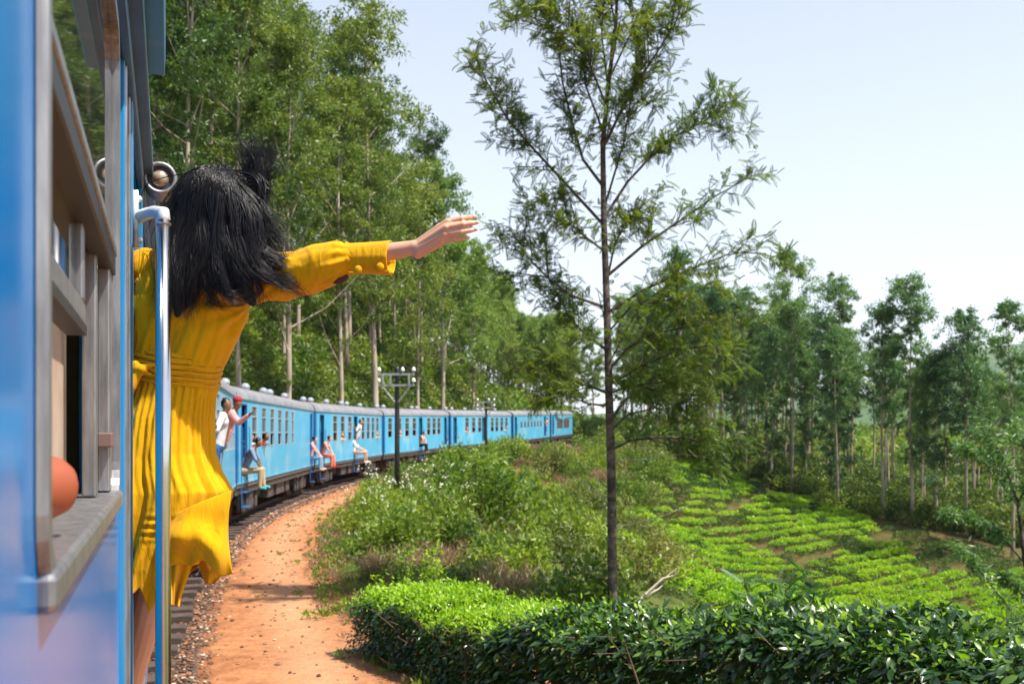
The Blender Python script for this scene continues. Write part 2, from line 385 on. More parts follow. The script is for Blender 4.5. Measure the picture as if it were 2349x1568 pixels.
def ray_ground(px, py, dmin=4, dmax=400):
    """where the sight line through a photo pixel meets the terrain"""
    D = np.exp(np.linspace(math.log(dmin), math.log(dmax), 700))
    x = (px*K-512)/F*D; z = EYE-(py*K-HZ)/F*D
    g = ground_h(x, D); b = np.where(z < g)[0]
    if len(b) == 0: return None
    i = b[0]; return (x[i], D[i])

# one ground sheet, finer near the camera
def warp(n, lim, k, c=0): t = np.linspace(-1, 1, n); return c + lim*np.sinh(t*k)/math.sinh(k)
gx = np.sort(np.concatenate([warp(330, 2600, 8.2, -2)])); 
tt = np.linspace(0, 1, 420); gy = -40 + 2500*(np.sinh((tt)*7.0)/math.sinh(7.0)) ; gy = gy + 0
gy = np.concatenate([np.linspace(-300,-42,12), gy])
GX, GY = np.meshgrid(gx, gy)
GZ = ground_h(GX.ravel(), GY.ravel()).reshape(GX.shape)
V = np.stack([GX.ravel(), GY.ravel(), GZ.ravel()], 1)
ny_, nx_ = GX.shape; idx = np.arange(nx_*ny_).reshape(ny_, nx_)
Q = np.stack([idx[:-1,:-1].ravel(), idx[:-1,1:].ravel(), idx[1:,1:].ravel(), idx[1:,:-1].ravel()], 1)

gm = bpy.data.materials.new('soil_and_undergrowth'); gm.use_nodes = True; t = gm.node_tree; b = t.nodes['Principled BSDF']; b.inputs['Roughness'].default_value = .95; b.inputs['Specular IOR Level'].default_value = .15
def nn(t, kind, **kw):
    n = t.nodes.new(kind)
    for k_, v_ in kw.items(): n.inputs[k_.replace('_',' ')].default_value = v_
    return n
tcg = t.nodes.new('ShaderNodeTexCoord')
def ramp2(t, src, p0, c0, p1, c1):
    r = t.nodes.new('ShaderNodeValToRGB'); r.color_ramp.elements[0].position = p0; r.color_ramp.elements[1].position = p1
    r.color_ramp.elements[0].color = (*c0, 1); r.color_ramp.elements[1].color = (*c1, 1); t.links.new(src, r.inputs[0]); return r.outputs[0]
def mixc(t, f, a, b_):
    m_ = t.nodes.new('ShaderNodeMixRGB')
    for s_, v_ in zip(m_.inputs, (f, a, b_)):
        if hasattr(v_, 'links') or hasattr(v_, 'is_linked'): t.links.new(v_, s_)
        elif isinstance(v_, tuple): s_.default_value = (*v_, 1)
        else: s_.default_value = v_
    return m_.outputs[0]
n1 = nn(t, 'ShaderNodeTexNoise', Scale=1.1, Detail=8.0, Roughness=.65); t.links.new(tcg.outputs['Object'], n1.inputs['Vector'])
n2 = nn(t, 'ShaderNodeTexNoise', Scale=7.0, Detail=9.0, Roughness=.7); t.links.new(tcg.outputs['Object'], n2.inputs['Vector'])
n3 = nn(t, 'ShaderNodeTexNoise', Scale=.12, Detail=4.0); t.links.new(tcg.outputs['Object'], n3.inputs['Vector'])
soil = mixc(t, .5, ramp2(t, n1.outputs['Fac'], .35, (.30,.11,.045), .65, (.50,.215,.09)), ramp2(t, n2.outputs['Fac'], .38, (.20,.07,.03), .62, (.52,.24,.11)))
at = t.nodes.new('ShaderNodeAttribute'); at.attribute_name = 'worn'
soil2 = mixc(t, at.outputs['Fac'], soil, mixc(t, .4, (.66,.38,.22), soil))
at3 = t.nodes.new('ShaderNodeAttribute'); at3.attribute_name = 'bed'
soil3 = mixc(t, at3.outputs['Fac'], soil2, ramp2(t, n2.outputs['Fac'], .4, (.025,.018,.015), .7, (.11,.065,.045)))
grn = mixc(t, n3.outputs['Fac'], ramp2(t, n1.outputs['Fac'], .35, (.025,.05,.012), .68, (.12,.12,.035)), ramp2(t, n2.outputs['Fac'], .35, (.04,.08,.015), .65, (.13,.16,.04)))
at4 = t.nodes.new('ShaderNodeAttribute'); at4.attribute_name = 'field'
grn2 = mixc(t, at4.outputs['Fac'], grn, ramp2(t, n3.outputs['Fac'], .3, (.13,.19,.04), .7, (.20,.24,.07)))
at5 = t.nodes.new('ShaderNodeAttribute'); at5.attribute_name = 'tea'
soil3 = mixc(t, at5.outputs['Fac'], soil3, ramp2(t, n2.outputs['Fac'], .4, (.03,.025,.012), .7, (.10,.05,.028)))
at2 = t.nodes.new('ShaderNodeAttribute'); at2.attribute_name = 'bare'
nb = nn(t, 'ShaderNodeTexNoise', Scale=2.2, Detail=6.0, Roughness=.7); t.links.new(tcg.outputs['Object'], nb.inputs['Vector'])
ad = t.nodes.new('ShaderNodeMath'); ad.operation = 'ADD'; t.links.new(at2.outputs['Fac'], ad.inputs[0]); t.links.new(nb.outputs['Fac'], ad.inputs[1])
fin = mixc(t, ramp2(t, ad.outputs[0], .85, (0,0,0), 1.05, (1,1,1)), grn2, soil3)
t.links.new(fin, b.inputs['Base Color'])
bp = nn(t, 'ShaderNodeBump', Strength=.9, Distance=.05); n4 = nn(t, 'ShaderNodeTexNoise', Scale=16.0, Detail=5.0, Roughness=.7); t.links.new(tcg.outputs['Object'], n4.inputs['Vector'])
t.links.new(n4.outputs['Fac'], bp.inputs['Height']); t.links.new(bp.outputs[0], b.inputs['Normal'])

BANKS = []
for ln_ in ([(985,1285),(1040,1330),(1100,1385)],[(1195,1110),(1260,1150),(1330,1210),(1395,1290)],[(1130,1240),(1180,1290)],[(1290,1040),(1330,1060)]):
    for i_ in range(len(ln_)-1):
        for k_ in range(6):
            r_ = ray_ground(ln_[i_][0]+(ln_[i_+1][0]-ln_[i_][0])*k_/6, ln_[i_][1]+(ln_[i_+1][1]-ln_[i_][1])*k_/6)
            if r_: BANKS.append(r_)
BANKS = np.array(BANKS)
def bank_d(x, y): return np.sqrt(((np.asarray(x)[...,None]-BANKS[:,0])**2 + (np.asarray(y)[...,None]-BANKS[:,1])**2).min(-1))
ground = fastmesh('ground', V, Q, gm, smooth=True); tag(ground, kind='structure')
s_, L_, z_ = track_sl(GX.ravel(), GY.ravel())
Lr = L_ - HALF                                   # offset from the carriage side
inpath = np.where((L_ > -3.2), 1-sstep(2.1, 3.0, Lr + .35*fnoise(GX.ravel(), GY.ravel(), 1.5) - .25*(1-sstep(72,97,s_)) - 1.3*(1-sstep(13,17,GY.ravel())) ), 0)
inpath = inpath*(1-sstep(95, 125, s_)*sstep(.4,1.2,Lr))
bareA = inpath.copy()
X_, Y_ = GX.ravel(), GY.ravel()
scar = np.exp(-(((X_-2)/3.5)**2 + ((Y_-118)/5)**2))
hedge_soil = np.exp(-(((X_+1.78)*.835+(Y_-11.3)*.55)/1.6)**2)*(Y_ < 14)*(Y_ > -2)*.85; bareA = np.maximum(bareA, hedge_soil)
pc = 1.35 + .25*np.sin(s_*.16)                   # trodden line of the footpath
worn = np.exp(-((Lr - pc)/.42)**2)*(Lr > 0)*inpath*(.65+.35*fnoise(X_, Y_, .9))
bed = (1-sstep(1.62, 1.95, np.abs(L_)+.12*fnoise(X_, Y_, 4.0)))
field = sstep(112, 125, np.sqrt(X_**2+Y_**2))*sstep(6, 12, L_)
# tea blocks stand on bare red soil
bd_ = bank_d(X_, Y_) if False else np.min([np.hypot(X_-b_[0], Y_-b_[1])/(.8+b_[1]*.03) for b_ in BANKS], axis=0); bareA = np.maximum(bareA, .62*np.exp(-(bd_/1.1)**2))
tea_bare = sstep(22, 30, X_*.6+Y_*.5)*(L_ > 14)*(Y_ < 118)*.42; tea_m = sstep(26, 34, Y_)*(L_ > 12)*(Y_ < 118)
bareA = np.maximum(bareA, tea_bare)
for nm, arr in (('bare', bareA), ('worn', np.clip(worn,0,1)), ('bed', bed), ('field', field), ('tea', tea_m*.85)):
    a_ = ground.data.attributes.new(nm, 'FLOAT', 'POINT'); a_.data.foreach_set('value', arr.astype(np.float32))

# hills far behind, blue with distance (real distance, real air)
def far_hills(name, D, pts, depth, colr, seed, x0, x1):
    rg = np.random.default_rng(seed); nx = 160; nyy = 26
    xs = np.linspace(x0, x1, nx); V = []
    prof = np.interp(xs, [p[0] for p in pts], [p[1] for p in pts])
    for j in range(nyy):
        t_ = j/(nyy-1); y = D + (t_-.5)*depth
        zz = -12 + (prof+12)*np.sin(math.pi*min(t_,1))**.8
        zz = zz + fnoise(xs, np.full(nx, y), 14/D)*.05*prof*math.sin(math.pi*t_)
        V.append(np.stack([xs, np.full(nx, y), zz], 1))
    V = np.concatenate(V); idx = np.arange(nx*nyy).reshape(nyy, nx)
    Q = np.stack([idx[:-1,:-1].ravel(), idx[:-1,1:].ravel(), idx[1:,1:].ravel(), idx[1:,:-1].ravel()], 1)
    return tag(fastmesh(name, V, Q, mat(name+'_cover', (.03,.07,.03), .95, col2=(.07,.12,.04), nscale=.03, ndetail=10), smooth=True), kind='structure')
def xz(px, py, D): p = P(px, py, D); return (p.x, p.z)
far_hills('hills', 700, [(-1200,20), xz(1150,960,700), xz(1700,930,700), xz(2050,915,700), xz(2200,870,700), xz(2349,850,700), (900,110), (1800,90)], 350, None, 3, -1300, 1900)
far_hills('mountains', 1500, [(-2500,60), xz(1200,975,1500), xz(2000,900,1500), xz(2120,850,1500), xz(2250,800,1500), xz(2349,785,1500), (1500,330), (2500,200)], 600, None, 4, -2500, 2600)

# ---------------------------------------------------------------- track
def cl_at(s):
    i = int(np.clip(np.searchsorted(CLs, s)-1, 0, len(CLn)-2)); f_ = (s-CLs[i])/segd[i]
    p = Vector((*(CLn[i]*(1-f_)+CLn[i+1]*f_), CLz[i]*(1-f_)+CLz[i+1]*f_)); d_ = CLn[i+1]-CLn[i]; d_ = Vector((d_[0], d_[1], 0)).normalized()
    return p, d_, Vector((d_.y, -d_.x, 0))
bedm = MB(); prevr = None
ss_ = np.arange(8, 230, 1.0)
vs = []
for s in ss_:
    p, d_, n_ = cl_at(s)
    for o_, dz in ((-2.0,-.30),(-1.75,-.2),(-1.5,-.165),(0,-.16),(1.5,-.165),(1.72,-.2),(1.95,-.30)):
        q = p + n_*o_; q.z = p.z + dz + .015*math.sin(s*3.1+o_*5); vs.append(q)
fs = [(i*7+k, i*7+k+1, (i+1)*7+k+1, (i+1)*7+k) for i in range(len(ss_)-1) for k in range(6)]
bedm.add(vs, fs)
track_bed = tag(bedm.build('track_bed', mat('dark_ballast', (.03,.022,.018), .95, col2=(.12,.075,.05), nscale=7, ndetail=8, bump=1.0, bscale=25), smooth=True), kind='structure')
rng = random.Random(11)
sme = MB(); sme.box((-1.55,-.125,-.13), (1.55,.125,0)); so_ = sme.build('sleeper', M['sleeper'], track_bed, bevel=.012)
s = 46.0; first = True; s_list = []
while s < 150: s_list.append(s); s += .68 if s < 90 else .9
for i, s in enumerate(s_list):
    p, d_, n_ = cl_at(s)
    o = so_ if i == 0 else so_.copy()
    if i: COL.objects.link(o); o.parent = track_bed
    o.location = (p.x + n_.x*rng.uniform(-.06,.06), p.y, p.z - .085 + rng.uniform(-.015,.01)); o.rotation_euler = (0, 0, math.atan2(n_.y, n_.x) + rng.uniform(-.03,.03))
for sgn in (-1, 1):
    prof = [(-.07,-.085),(.07,-.085),(.07,-.07),(.012,-.055),(.012,.03),(.035,.04),(.035,.07),(-.035,.07),(-.035,.04),(-.012,.03),(-.012,-.055),(-.07,-.07)]
    vs = []; ks = np.arange(0, 235, 1.5)
    for s in ks:
        p, d_, n_ = cl_at(s)
        for a_, b_ in prof: q = p + n_*(sgn*.873 + a_); q.z = p.z + b_ - .07; vs.append(q)
    n12 = len(prof)
    fs = [(i*n12+k, i*n12+(k+1)%n12, (i+1)*n12+(k+1)%n12, (i+1)*n12+k) for i in range(len(ks)-1) for k in range(n12)]
    rl = MB().add(vs, fs).build('rail', M['rust'], track_bed)

# ---------------------------------------------------------------- vegetation builders
def norm(a): return a/np.maximum(np.linalg.norm(a, axis=-1, keepdims=True), 1e-9)
def leafquads(C, rg, ln, wd, down=.3, up=0.0, out=None, outw=0.0):
    """rhombic leaves at points C"""
    n = len(C); d = norm(rg.normal(size=(n,3))); d[:,2] += up - down
    if out is not None: d = d + out*outw
    d = norm(d); s = norm(np.cross(d, rg.normal(size=(n,3))))
    l = (ln*(.65+.7*rg.random(n)))[:,None]; w_ = (wd*(.65+.7*rg.random(n)))[:,None]
    nrm = np.cross(d, s)
    V = np.stack([C, C+d*l*.45+s*w_*.5+nrm*w_*.12, C+d*l, C+d*l*.45-s*w_*.5+nrm*w_*.12], 1).reshape(-1,3)
    Q = np.arange(4*n).reshape(n,4)
    return V, Q
def blobpts(c, r, n, rg, shell=.55):
    d = norm(rg.normal(size=(n,3))); rad = (shell + (1-shell)*rg.random(n))**.8
    return np.asarray(c)[None] + d*rad[:,None]*np.asarray(r)[None]
def join(parts):
    Vs, Qs, b = [], [], 0
    for V, Q in parts: Vs.append(V); Qs.append(Q+b); b += len(V)
    return np.concatenate(Vs), np.concatenate(Qs)

def make_tree(name, seed, H, crown0, spread, nlimb, clump_r, leaves_per, leafm, leaf=(.20,.07), trunk_r=.2, topw=.5, wisp=.35):
    """gum tree: pale trunk, rising limbs, clumps of hanging leaves with sky between"""
    rg = np.random.default_rng(seed); root = empty(name)
    tb = MB(); lean = rg.normal(size=2)*.015*H; npt = 9
    tp = []
    for i in range(npt):
        u = i/(npt-1); tp.append(Vector((lean[0]*u*u + .10*math.sin(u*7+seed), lean[1]*u + .10*math.cos(u*6+seed), H*u - .6*(i==0))))
    tb.tube(tp, [trunk_r*(1.25 if i==0 else (1-u_)**.8*.95+.06) for i, u_ in enumerate(np.linspace(0,1,npt))], 8)
    def at(u):
        f_ = u*(npt-1); i = min(int(f_), npt-2); return tp[i].lerp(tp[i+1], f_-i)
    parts = []
    def clump(c, r, n):
        # a cloud of small tufts, flat-topped and ragged beneath
        nt_ = max(3, int(n/48)); tc_ = blobpts(c, (r, r, r*.7), nt_, rg, .35)
        for q in tc_:
            rr = r*.44*(.55+.8*rg.random()); P_ = blobpts(q, (rr, rr, rr*.75), int(n/nt_), rg, .2)
            parts.append(leafquads(P_, rg, leaf[0], leaf[1], down=.55))
    for k in range(nlimb):
        u = crown0 + (1-crown0)*((k+rg.random())/nlimb)**.9
        b0 = at(min(u,.985)); az = k*2.399 + rg.random()*.8
        prof = math.sin(math.pi*min(1, .12+(u-crown0)/(1-crown0)*.9))**.6 if topw > .9 else (1-(u-crown0)/(1-crown0))**.55*.75+.3
        ln = spread*prof*(.55+.6*rg.random()); el = R(18+42*rg.random()+20*u)
        dv = Vector((math.cos(az)*math.cos(el), math.sin(az)*math.cos(el), math.sin(el)))
        mid = b0 + dv*ln*.5 + Vector((0,0,-.05*ln)); end = b0 + dv*ln + Vector((0,0,.08*ln))
        tb.tube([b0, mid, end], [max(.02,trunk_r*.28*(1.1-u)+.02), .03, .012], 5, False)
        r = clump_r*(.6+.7*rg.random())
        clump(np.array(end), r, leaves_per)
        if rg.random() < .75: clump(np.array(mid + Vector((0,0,.3))), r*.7, int(leaves_per*.5))
        if rg.random() < wisp:
            e2 = end + Vector((rg.normal()*.6, rg.normal()*.6, -.5-rg.random()*.5)); clump(np.array(e2), r*.5, int(leaves_per*.3))
    clump(np.array(tp[-1]), clump_r*.9, leaves_per)
    # small epicormic tufts down the trunk
    for k in range(int(5*rg.random())):
        q = at(.25+.4*rg.random()); clump(np.array(q)+rg.normal(size=3)*.25, clump_r*.35, int(leaves_per*.18))
    trunk = tb.build('trunk', M['bark_euc'], root, smooth=True)
    V, Q = join(parts); fastmesh('crown', V, Q, leafm, root)
    return root
def make_shrub(name, seed, r, h, n, leafm, leaf=(.10,.045), stems=7, flowers=0, up=.35, dry=False):
    rg = np.random.default_rng(seed); root = empty(name); sb = MB(); parts = []; fl = []
    for k in range(stems*3):
        az = rg.random()*6.28; rr = r*(.25+.75*rg.random()); hh = h*(.55+.5*rg.random())*(1.1-.5*(rr/r)**2)
        e = np.array([math.cos(az)*rr, math.sin(az)*rr, hh])
        if k < stems: sb.tube([(0,0,-.3), (e[0]*.4, e[1]*.4, e[2]*.5), tuple(e)], [.02,.013,.005], 4, False)
        q = blobpts(e*np.array([1,1,.8]), (r*.3, r*.3, h*.26), n//(stems*3), rg, .3)
        q[:,2] = np.maximum(q[:,2], .02)
        parts.append(leafquads(q, rg, leaf[0], leaf[1], down=0, up=up))
        if flowers and rg.random() < .8:
            for _ in range(max(1, flowers//(stems*2))):
                c = e + np.array([rg.normal()*r*.25, rg.normal()*r*.25, h*.22+rg.random()*h*.12]); fl.append(leafquads(c[None]+rg.normal(size=(9,3))*.028, rg, .035, .03, 0))
    q = blobpts((0,0,h*.35), (r*.8, r*.8, h*.4), n//3, rg, .5); q[:,2] = np.abs(q[:,2])
    parts.append(leafquads(q, rg, leaf[0], leaf[1], down=0, up=up))
    sb.build('stem', M['dry_stem'] if dry else M['twig'], root)
    V, Q = join(parts); fastmesh('foliage', V, Q, leafm, root)
    if fl: V, Q = join(fl); tag(fastmesh('flower_heads', V, Q, M['petal'], root), kind='stuff')
    return root

def scatter(name, protos, T, kind='stuff', parent=None, mats=None):
    """T: list of (proto index, x, y, z, rotz, scale): joins instances through geometry nodes into ONE object"""
    T = np.asarray(T, float)
    me = bpy.data.meshes.new(name); me.vertices.add(len(T)); me.vertices.foreach_set('co', T[:,1:4].astype(np.float32).ravel())
    for nm, col_ in (('rz', 4), ('sc', 5)):
        a_ = me.attributes.new(nm, 'FLOAT', 'POINT'); a_.data.foreach_set('value', T[:,col_].astype(np.float32))
    a_ = me.attributes.new('pi', 'INT', 'POINT'); a_.data.foreach_set('value', T[:,0].astype(np.int32))
    o = bpy.data.objects.new(name, me); COL.objects.link(o)
    ng = bpy.data.node_groups.new(name+'_scatter', 'GeometryNodeTree')
    ng.interface.new_socket('Geometry', in_out='INPUT', socket_type='NodeSocketGeometry'); ng.interface.new_socket('Geometry', in_out='OUTPUT', socket_type='NodeSocketGeometry')
    gi = ng.nodes.new('NodeGroupInput'); go = ng.nodes.new('NodeGroupOutput'); jn = ng.nodes.new('GeometryNodeJoinGeometry')
    def nat(nm, ty):
        n = ng.nodes.new('GeometryNodeInputNamedAttribute'); n.data_type = ty; n.inputs['Name'].default_value = nm; return n.outputs['Attribute']
    cb = ng.nodes.new('ShaderNodeCombineXYZ'); ng.links.new(nat('rz','FLOAT'), cb.inputs[2])
    scn = nat('sc','FLOAT'); pin = nat('pi','INT')
    for i, pm in enumerate(protos):
        oi = ng.nodes.new('GeometryNodeObjectInfo'); oi.inputs['Object'].default_value = pm; oi.inputs['As Instance'].default_value = True
        ip = ng.nodes.new('GeometryNodeInstanceOnPoints'); ng.links.new(gi.outputs[0], ip.inputs['Points']); ng.links.new(oi.outputs['Geometry'], ip.inputs['Instance'])
        cmp = ng.nodes.new('FunctionNodeCompare'); cmp.data_type = 'INT'; cmp.operation = 'EQUAL'; ng.links.new(pin, cmp.inputs[2]); cmp.inputs[3].default_value = i
        ng.links.new(cmp.outputs[0], ip.inputs['Selection'])
        try: ng.links.new(cb.outputs[0], ip.inputs['Rotation'])
        except Exception: pass
        ng.links.new(scn, ip.inputs['Scale']); ng.links.new(ip.outputs[0], jn.inputs[0])
    ng.links.new(jn.outputs[0], go.inputs[0])
    md = o.modifiers.new('scatter', 'NODES'); md.node_group = ng
    if kind: o['kind'] = kind
    if parent: o.parent = parent
    return o
def loose(name, V, Q, m):
    """a prototype mesh object that is not itself in the scene"""
    return fastmesh(name, V, Q, m, link=False)
def place(root, x, y, rz, s, label=None, group=None, cat=None, sink=0.0, z=None):
    root.location = (x, y, (gh(x, y) if z is None else z) - sink); root.rotation_euler = (0, 0, rz)
    root.scale = (s, s, s) if not hasattr(s, '__len__') else s
    tag(root, label, cat, group); return root

rng = random.Random(3)
def pick(v, edges, names): return names[int(np.searchsorted(edges, v))]
def wood_label(px, y, what):
    return '%s, %s rank of hillside wood, %s' % (what, pick(y, [38, 52, 68, 85], ['foremost', 'second', 'middle', 'fourth', 'farthest']),
      pick(px, [330, 400, 480, 560, 640, 720, 800, 870, 940, 1010, 1080], ['beside the near carriage eaves', 'above the round lamp', 'above the black hair', 'by the upswept lock', 'above the second carriage', 'above the shoulder of the yellow sleeve', 'above the yellow sleeve', 'above the sleeve cuff', 'behind the bare wrist', 'behind the palm', 'behind the fingertips', 'right of the fingertips']))
def far_label(px, D):
    return 'pale gum tree beyond the train, %s, %s rank' % (pick(px, [1200, 1260, 1320, 1380, 1440, 1500, 1580, 1660, 1740], ['right of the hillside', 'above the sixth carriage', 'above the last vehicle', 'left of the silver oak', 'behind the silver oak trunk', 'just right of the silver oak trunk', 'behind the oak right branches', 'above the tea corner', 'left of the tall ridge tree', 'behind the tall ridge tree']), pick(D, [130, 143, 158], ['front', 'second', 'third', 'last']))
def ridge_label(px, D):
    return 'slim gum tree of the ridge belt, %s, %s rank' % (pick(px, [1540, 1600, 1660, 1720, 1780, 1840, 1900, 1960, 2020, 2080, 2140, 2200, 2260, 2320, 2360], ['beside the silver oak', 'at the top corner of the tea', 'behind the upper tea rows', 'left of the tallest ridge crown', 'under the tallest ridge crown', 'right of the tallest ridge crown', 'left of the low dark bushy tree', 'behind the low dark bushy tree', 'near the white lower trunk', 'above the middle tea rows', 'left of the thick dark tree', 'right of the thick dark tree', 'in front of the hazy hills', 'near the right edge', 'at the right edge', 'past the right edge']), pick(D - np.interp(px, edge_px, edge_D), [7, 14, 21], ['front', 'second', 'third', 'back']))
def slope_label(px, D, what):
    return '%s %s, %s' % (what, pick(px, [860, 920, 980, 1040, 1100, 1160, 1220, 1280, 1340, 1400], ['at the path edge', 'left of the telegraph pole', 'right of the telegraph pole', 'below the fourth carriage', 'below the fifth carriage', 'under the far pole', 'below the sixth carriage', 'below the last vehicle', 'left of the silver oak', 'beside the silver oak trunk', 'right of the silver oak trunk']),
      pick(D, [17, 21, 26, 32, 40, 50], ['low on the slope near the hedge', 'a little above the hedge', 'on the lower slope', 'on the middle slope', 'on the upper slope', 'near the crest', 'on the crest']))
edge_px = [1530,1600,1700,1755,1890,1920,2020,2110,2200,2349]; edge_D = [108,106,101,97,88,86,82,79,77,72]
# ---- gum trees: prototypes
P_full = [make_tree('gum_tree', 21+i, 24, .30, 4.3, 26, 1.45, 430, M['leaf_euc'], leaf=(.26,.085), trunk_r=.18) for i in range(3)]
P_yel = [make_tree('gum_tree', 31+i, 21, .30, 4.0, 28, 1.5, 330, M['leaf_euc_yellow'], leaf=(.30,.11), trunk_r=.2) for i in range(2)]
P_tall = [make_tree('gum_tree', 41+i, 21, .50, 3.1, 17, 1.35, 330, M['leaf_euc_cool'], leaf=(.28,.10), trunk_r=.17, topw=1.0) for i in range(4)]
P_thick = [make_tree('gum_tree', 51+i, 17, .20, 3.0, 26, 1.25, 300, M['leaf_euc_cool'], leaf=(.28,.10), trunk_r=.17) for i in range(2)]
used = set()
def put_tree(protos, k, x, y, s, label, group=None, rz=None, sink=.5):
    pr = protos[k % len(protos)]
    r = pr if pr.name not in used else copy_tree(pr)
    used.add(pr.name)
    place(r, x, y, rng.uniform(0, 6.28) if rz is None else rz, s, label, group, 'tree', sink)
    return r
# distinct trees named in the picture: (photo x, distance, kind, scale, label)
def at_px(px, D): return ((px*K-512)/F*D, D)
named = [
 (862, 58, P_full, 0, 1.12, 'tallest hillside gum tree, bare pale trunk rising behind the outstretched sleeve cuff'),
 (425, 46, P_full, 1, 1.0, 'dark leafy gum tree with forked pale trunk just above the round lamp'),
 (548, 50, P_full, 2, .95, 'bushy gum tree behind the wind-blown lock of black hair'),
 (660, 50, P_full, 1, .95, 'leafy gum tree on the hillside just left of the tallest pale trunk'),
 (780, 56, P_full, 2, .90, 'slender gum tree with twin pale trunks seen under the yellow sleeve'),
 (1015, 84, P_yel, 0, 1.08, 'sunlit gum tree behind the waving hand, at the right end of the hillside wood'),
 (960, 72, P_full, 0, .82, 'gum tree with leaning grey trunk behind the shirt cuff'),
 (1085, 92, P_yel, 1, .80, 'yellow-green gum tree at the lower right edge of the hillside wood'),
 (1255, 126, P_yel, 0, .72, 'rounded yellow-green gum tree above the last blue vehicle'),
 (1310, 130, P_yel, 1, .70, 'yellow-green gum tree just right of the end of the train'),
 (1360, 127, P_yel, 0, .68, 'yellow-green gum tree seen close left of the silver oak trunk'),
 (1190, 150, P_tall, 0, .62, 'lone thin gum tree with small flat crown against the sky beyond the train'),
 (1815, 104, P_tall, 1, 1.14, 'tallest gum tree of the ridge, crown standing high right of the silver oak'),
 (1925, 92, P_tall, 2, .98, 'gum tree with broad leafy crown just right of the tallest ridge tree'),
 (2025, 84, P_tall, 3, .85, 'gum tree with white lower trunk at the top edge of the tea field'),
 (2092, 82, P_tall, 0, .95, 'gum tree with a small round tuft of leaves on a long bare trunk'),
 (2150, 80, P_thick, 0, .84, 'thick dark gum tree leafy to the ground, left of the hazy mountain'),
 (1925, 90, P_thick, 1, .72, 'low dark bushy gum tree in front of the ridge trunks'),
 (2215, 80, P_tall, 2, .84, 'thin gum tree with sparse flat crown near the hazy mountain'),
 (2325, 70, P_tall, 1, .86, 'gum tree at the right edge of the ridge, crown cut by the picture edge'),
]
for px, D, pr, k, s, lab in named:
    x, y = at_px(px, D); put_tree(pr, k, x, y, s, lab)
ENV = np.array([(250,-500),(880,-120),(930,60),(960,110),(1050,175),(1100,310),(1140,540),(1160,700),(1200,735),(1300,730),(1420,690),(1490,540),(1560,500),(1640,560),(1750,575),(1800,550),(1850,575),(1880,660),(2000,700),(2200,750),(2349,730),(2500,730)])
def env_cap(px, x, y, H=24.0):
    e = np.interp(px, ENV[:,0], ENV[:,1]); return (EYE-(e*K-HZ)/F*y - gh(x, y))/H
# the wood on the hillside left of the line
n_l = 0
cand = []
rr_ = np.random.default_rng(9)
for _ in range(1500):
    s = rr_.uniform(62, 205); o_ = -(6.0 + 52*rr_.random()**1.5)
    p, d_, n_ = cl_at(s); q = p + n_*(o_ - HALF)
    if q.y < 24: continue
    px = (q.x/q.y*F+512)/K
    if px < 250 or px > 1190: continue
    if any((q.x-c[0])**2+(q.y-c[1])**2 < (3.4 if s < 150 else 3.6)**2 for c in cand): continue
    if abs(px-862) < 26 and q.y < 58: continue
    cand.append((q.x, q.y, s, o_, px))
for i, (x, y, s, o_, px) in enumerate(cand[:108]):
    cap_ = env_cap(px, x, y)
    if cap_ < .3: continue
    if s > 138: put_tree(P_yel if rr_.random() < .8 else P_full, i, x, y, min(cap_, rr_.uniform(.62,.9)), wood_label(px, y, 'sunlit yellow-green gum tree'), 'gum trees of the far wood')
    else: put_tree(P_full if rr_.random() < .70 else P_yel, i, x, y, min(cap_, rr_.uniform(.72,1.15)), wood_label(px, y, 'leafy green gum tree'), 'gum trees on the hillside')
# far wood right of the curve, behind the last carriages and the silver oak
cnt = 0; placed = []
for _ in range(900):
    px = 1150+650*rr_.random()**1.3; D = rr_.uniform(118, 175)
    x, y = at_px(px, D)
    S_, L_1, _z = track_sl(np.array([x]), np.array([y]))
    if abs(L_1[0]) < 5: continue
    if any((x-a)**2+(y-b_)**2 < 16 for a, b_ in placed): continue
    placed.append((x, y)); cnt += 1
    if cnt > 120: break
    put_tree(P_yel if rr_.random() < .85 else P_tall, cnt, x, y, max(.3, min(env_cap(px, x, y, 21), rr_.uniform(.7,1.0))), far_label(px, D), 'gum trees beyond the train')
# ridge behind the tea field: slim trees in a loose belt
edge_px = [1530,1600,1700,1755,1890,1920,2020,2110,2200,2349]; edge_D = [108,106,101,97,88,86,82,79,77,72]
cnt = 0
for _ in range(900):
    px = rr_.uniform(1470, 2470); D = np.interp(px, edge_px, edge_D) + 1.0 + rr_.random()**1.2*26
    x, y = at_px(px, D)
    if any((x-a)**2+(y-b_)**2 < 7.5 for a, b_ in placed): continue
    top = np.interp(px, [1470,1600,1700,1815,1880,1960,2349,2470], [1.02,1.05,.95,.92,.80,.72,.66,.66])
    placed.append((x, y)); cnt += 1
    if cnt > 60: break
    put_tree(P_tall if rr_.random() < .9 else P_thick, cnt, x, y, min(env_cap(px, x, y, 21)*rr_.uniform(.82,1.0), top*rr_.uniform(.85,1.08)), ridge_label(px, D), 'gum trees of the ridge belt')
# trunks and crowns far below, beyond the ridge
cnt = 0
for _ in range(400):
    px = rr_.uniform(1780, 2450); D = rr_.uniform(125, 230)
    x, y = at_px(px, D)
    if any((x-a)**2+(y-b_)**2 < 20 for a, b_ in placed): continue
    placed.append((x, y)); cnt += 1
    if cnt > 14: break
    put_tree(P_yel if rr_.random() < .4 else P_tall, cnt, x, y, rr_.uniform(.5,.68), 'distant gum tree in the valley beyond the ridge', 'gum trees in the valley')

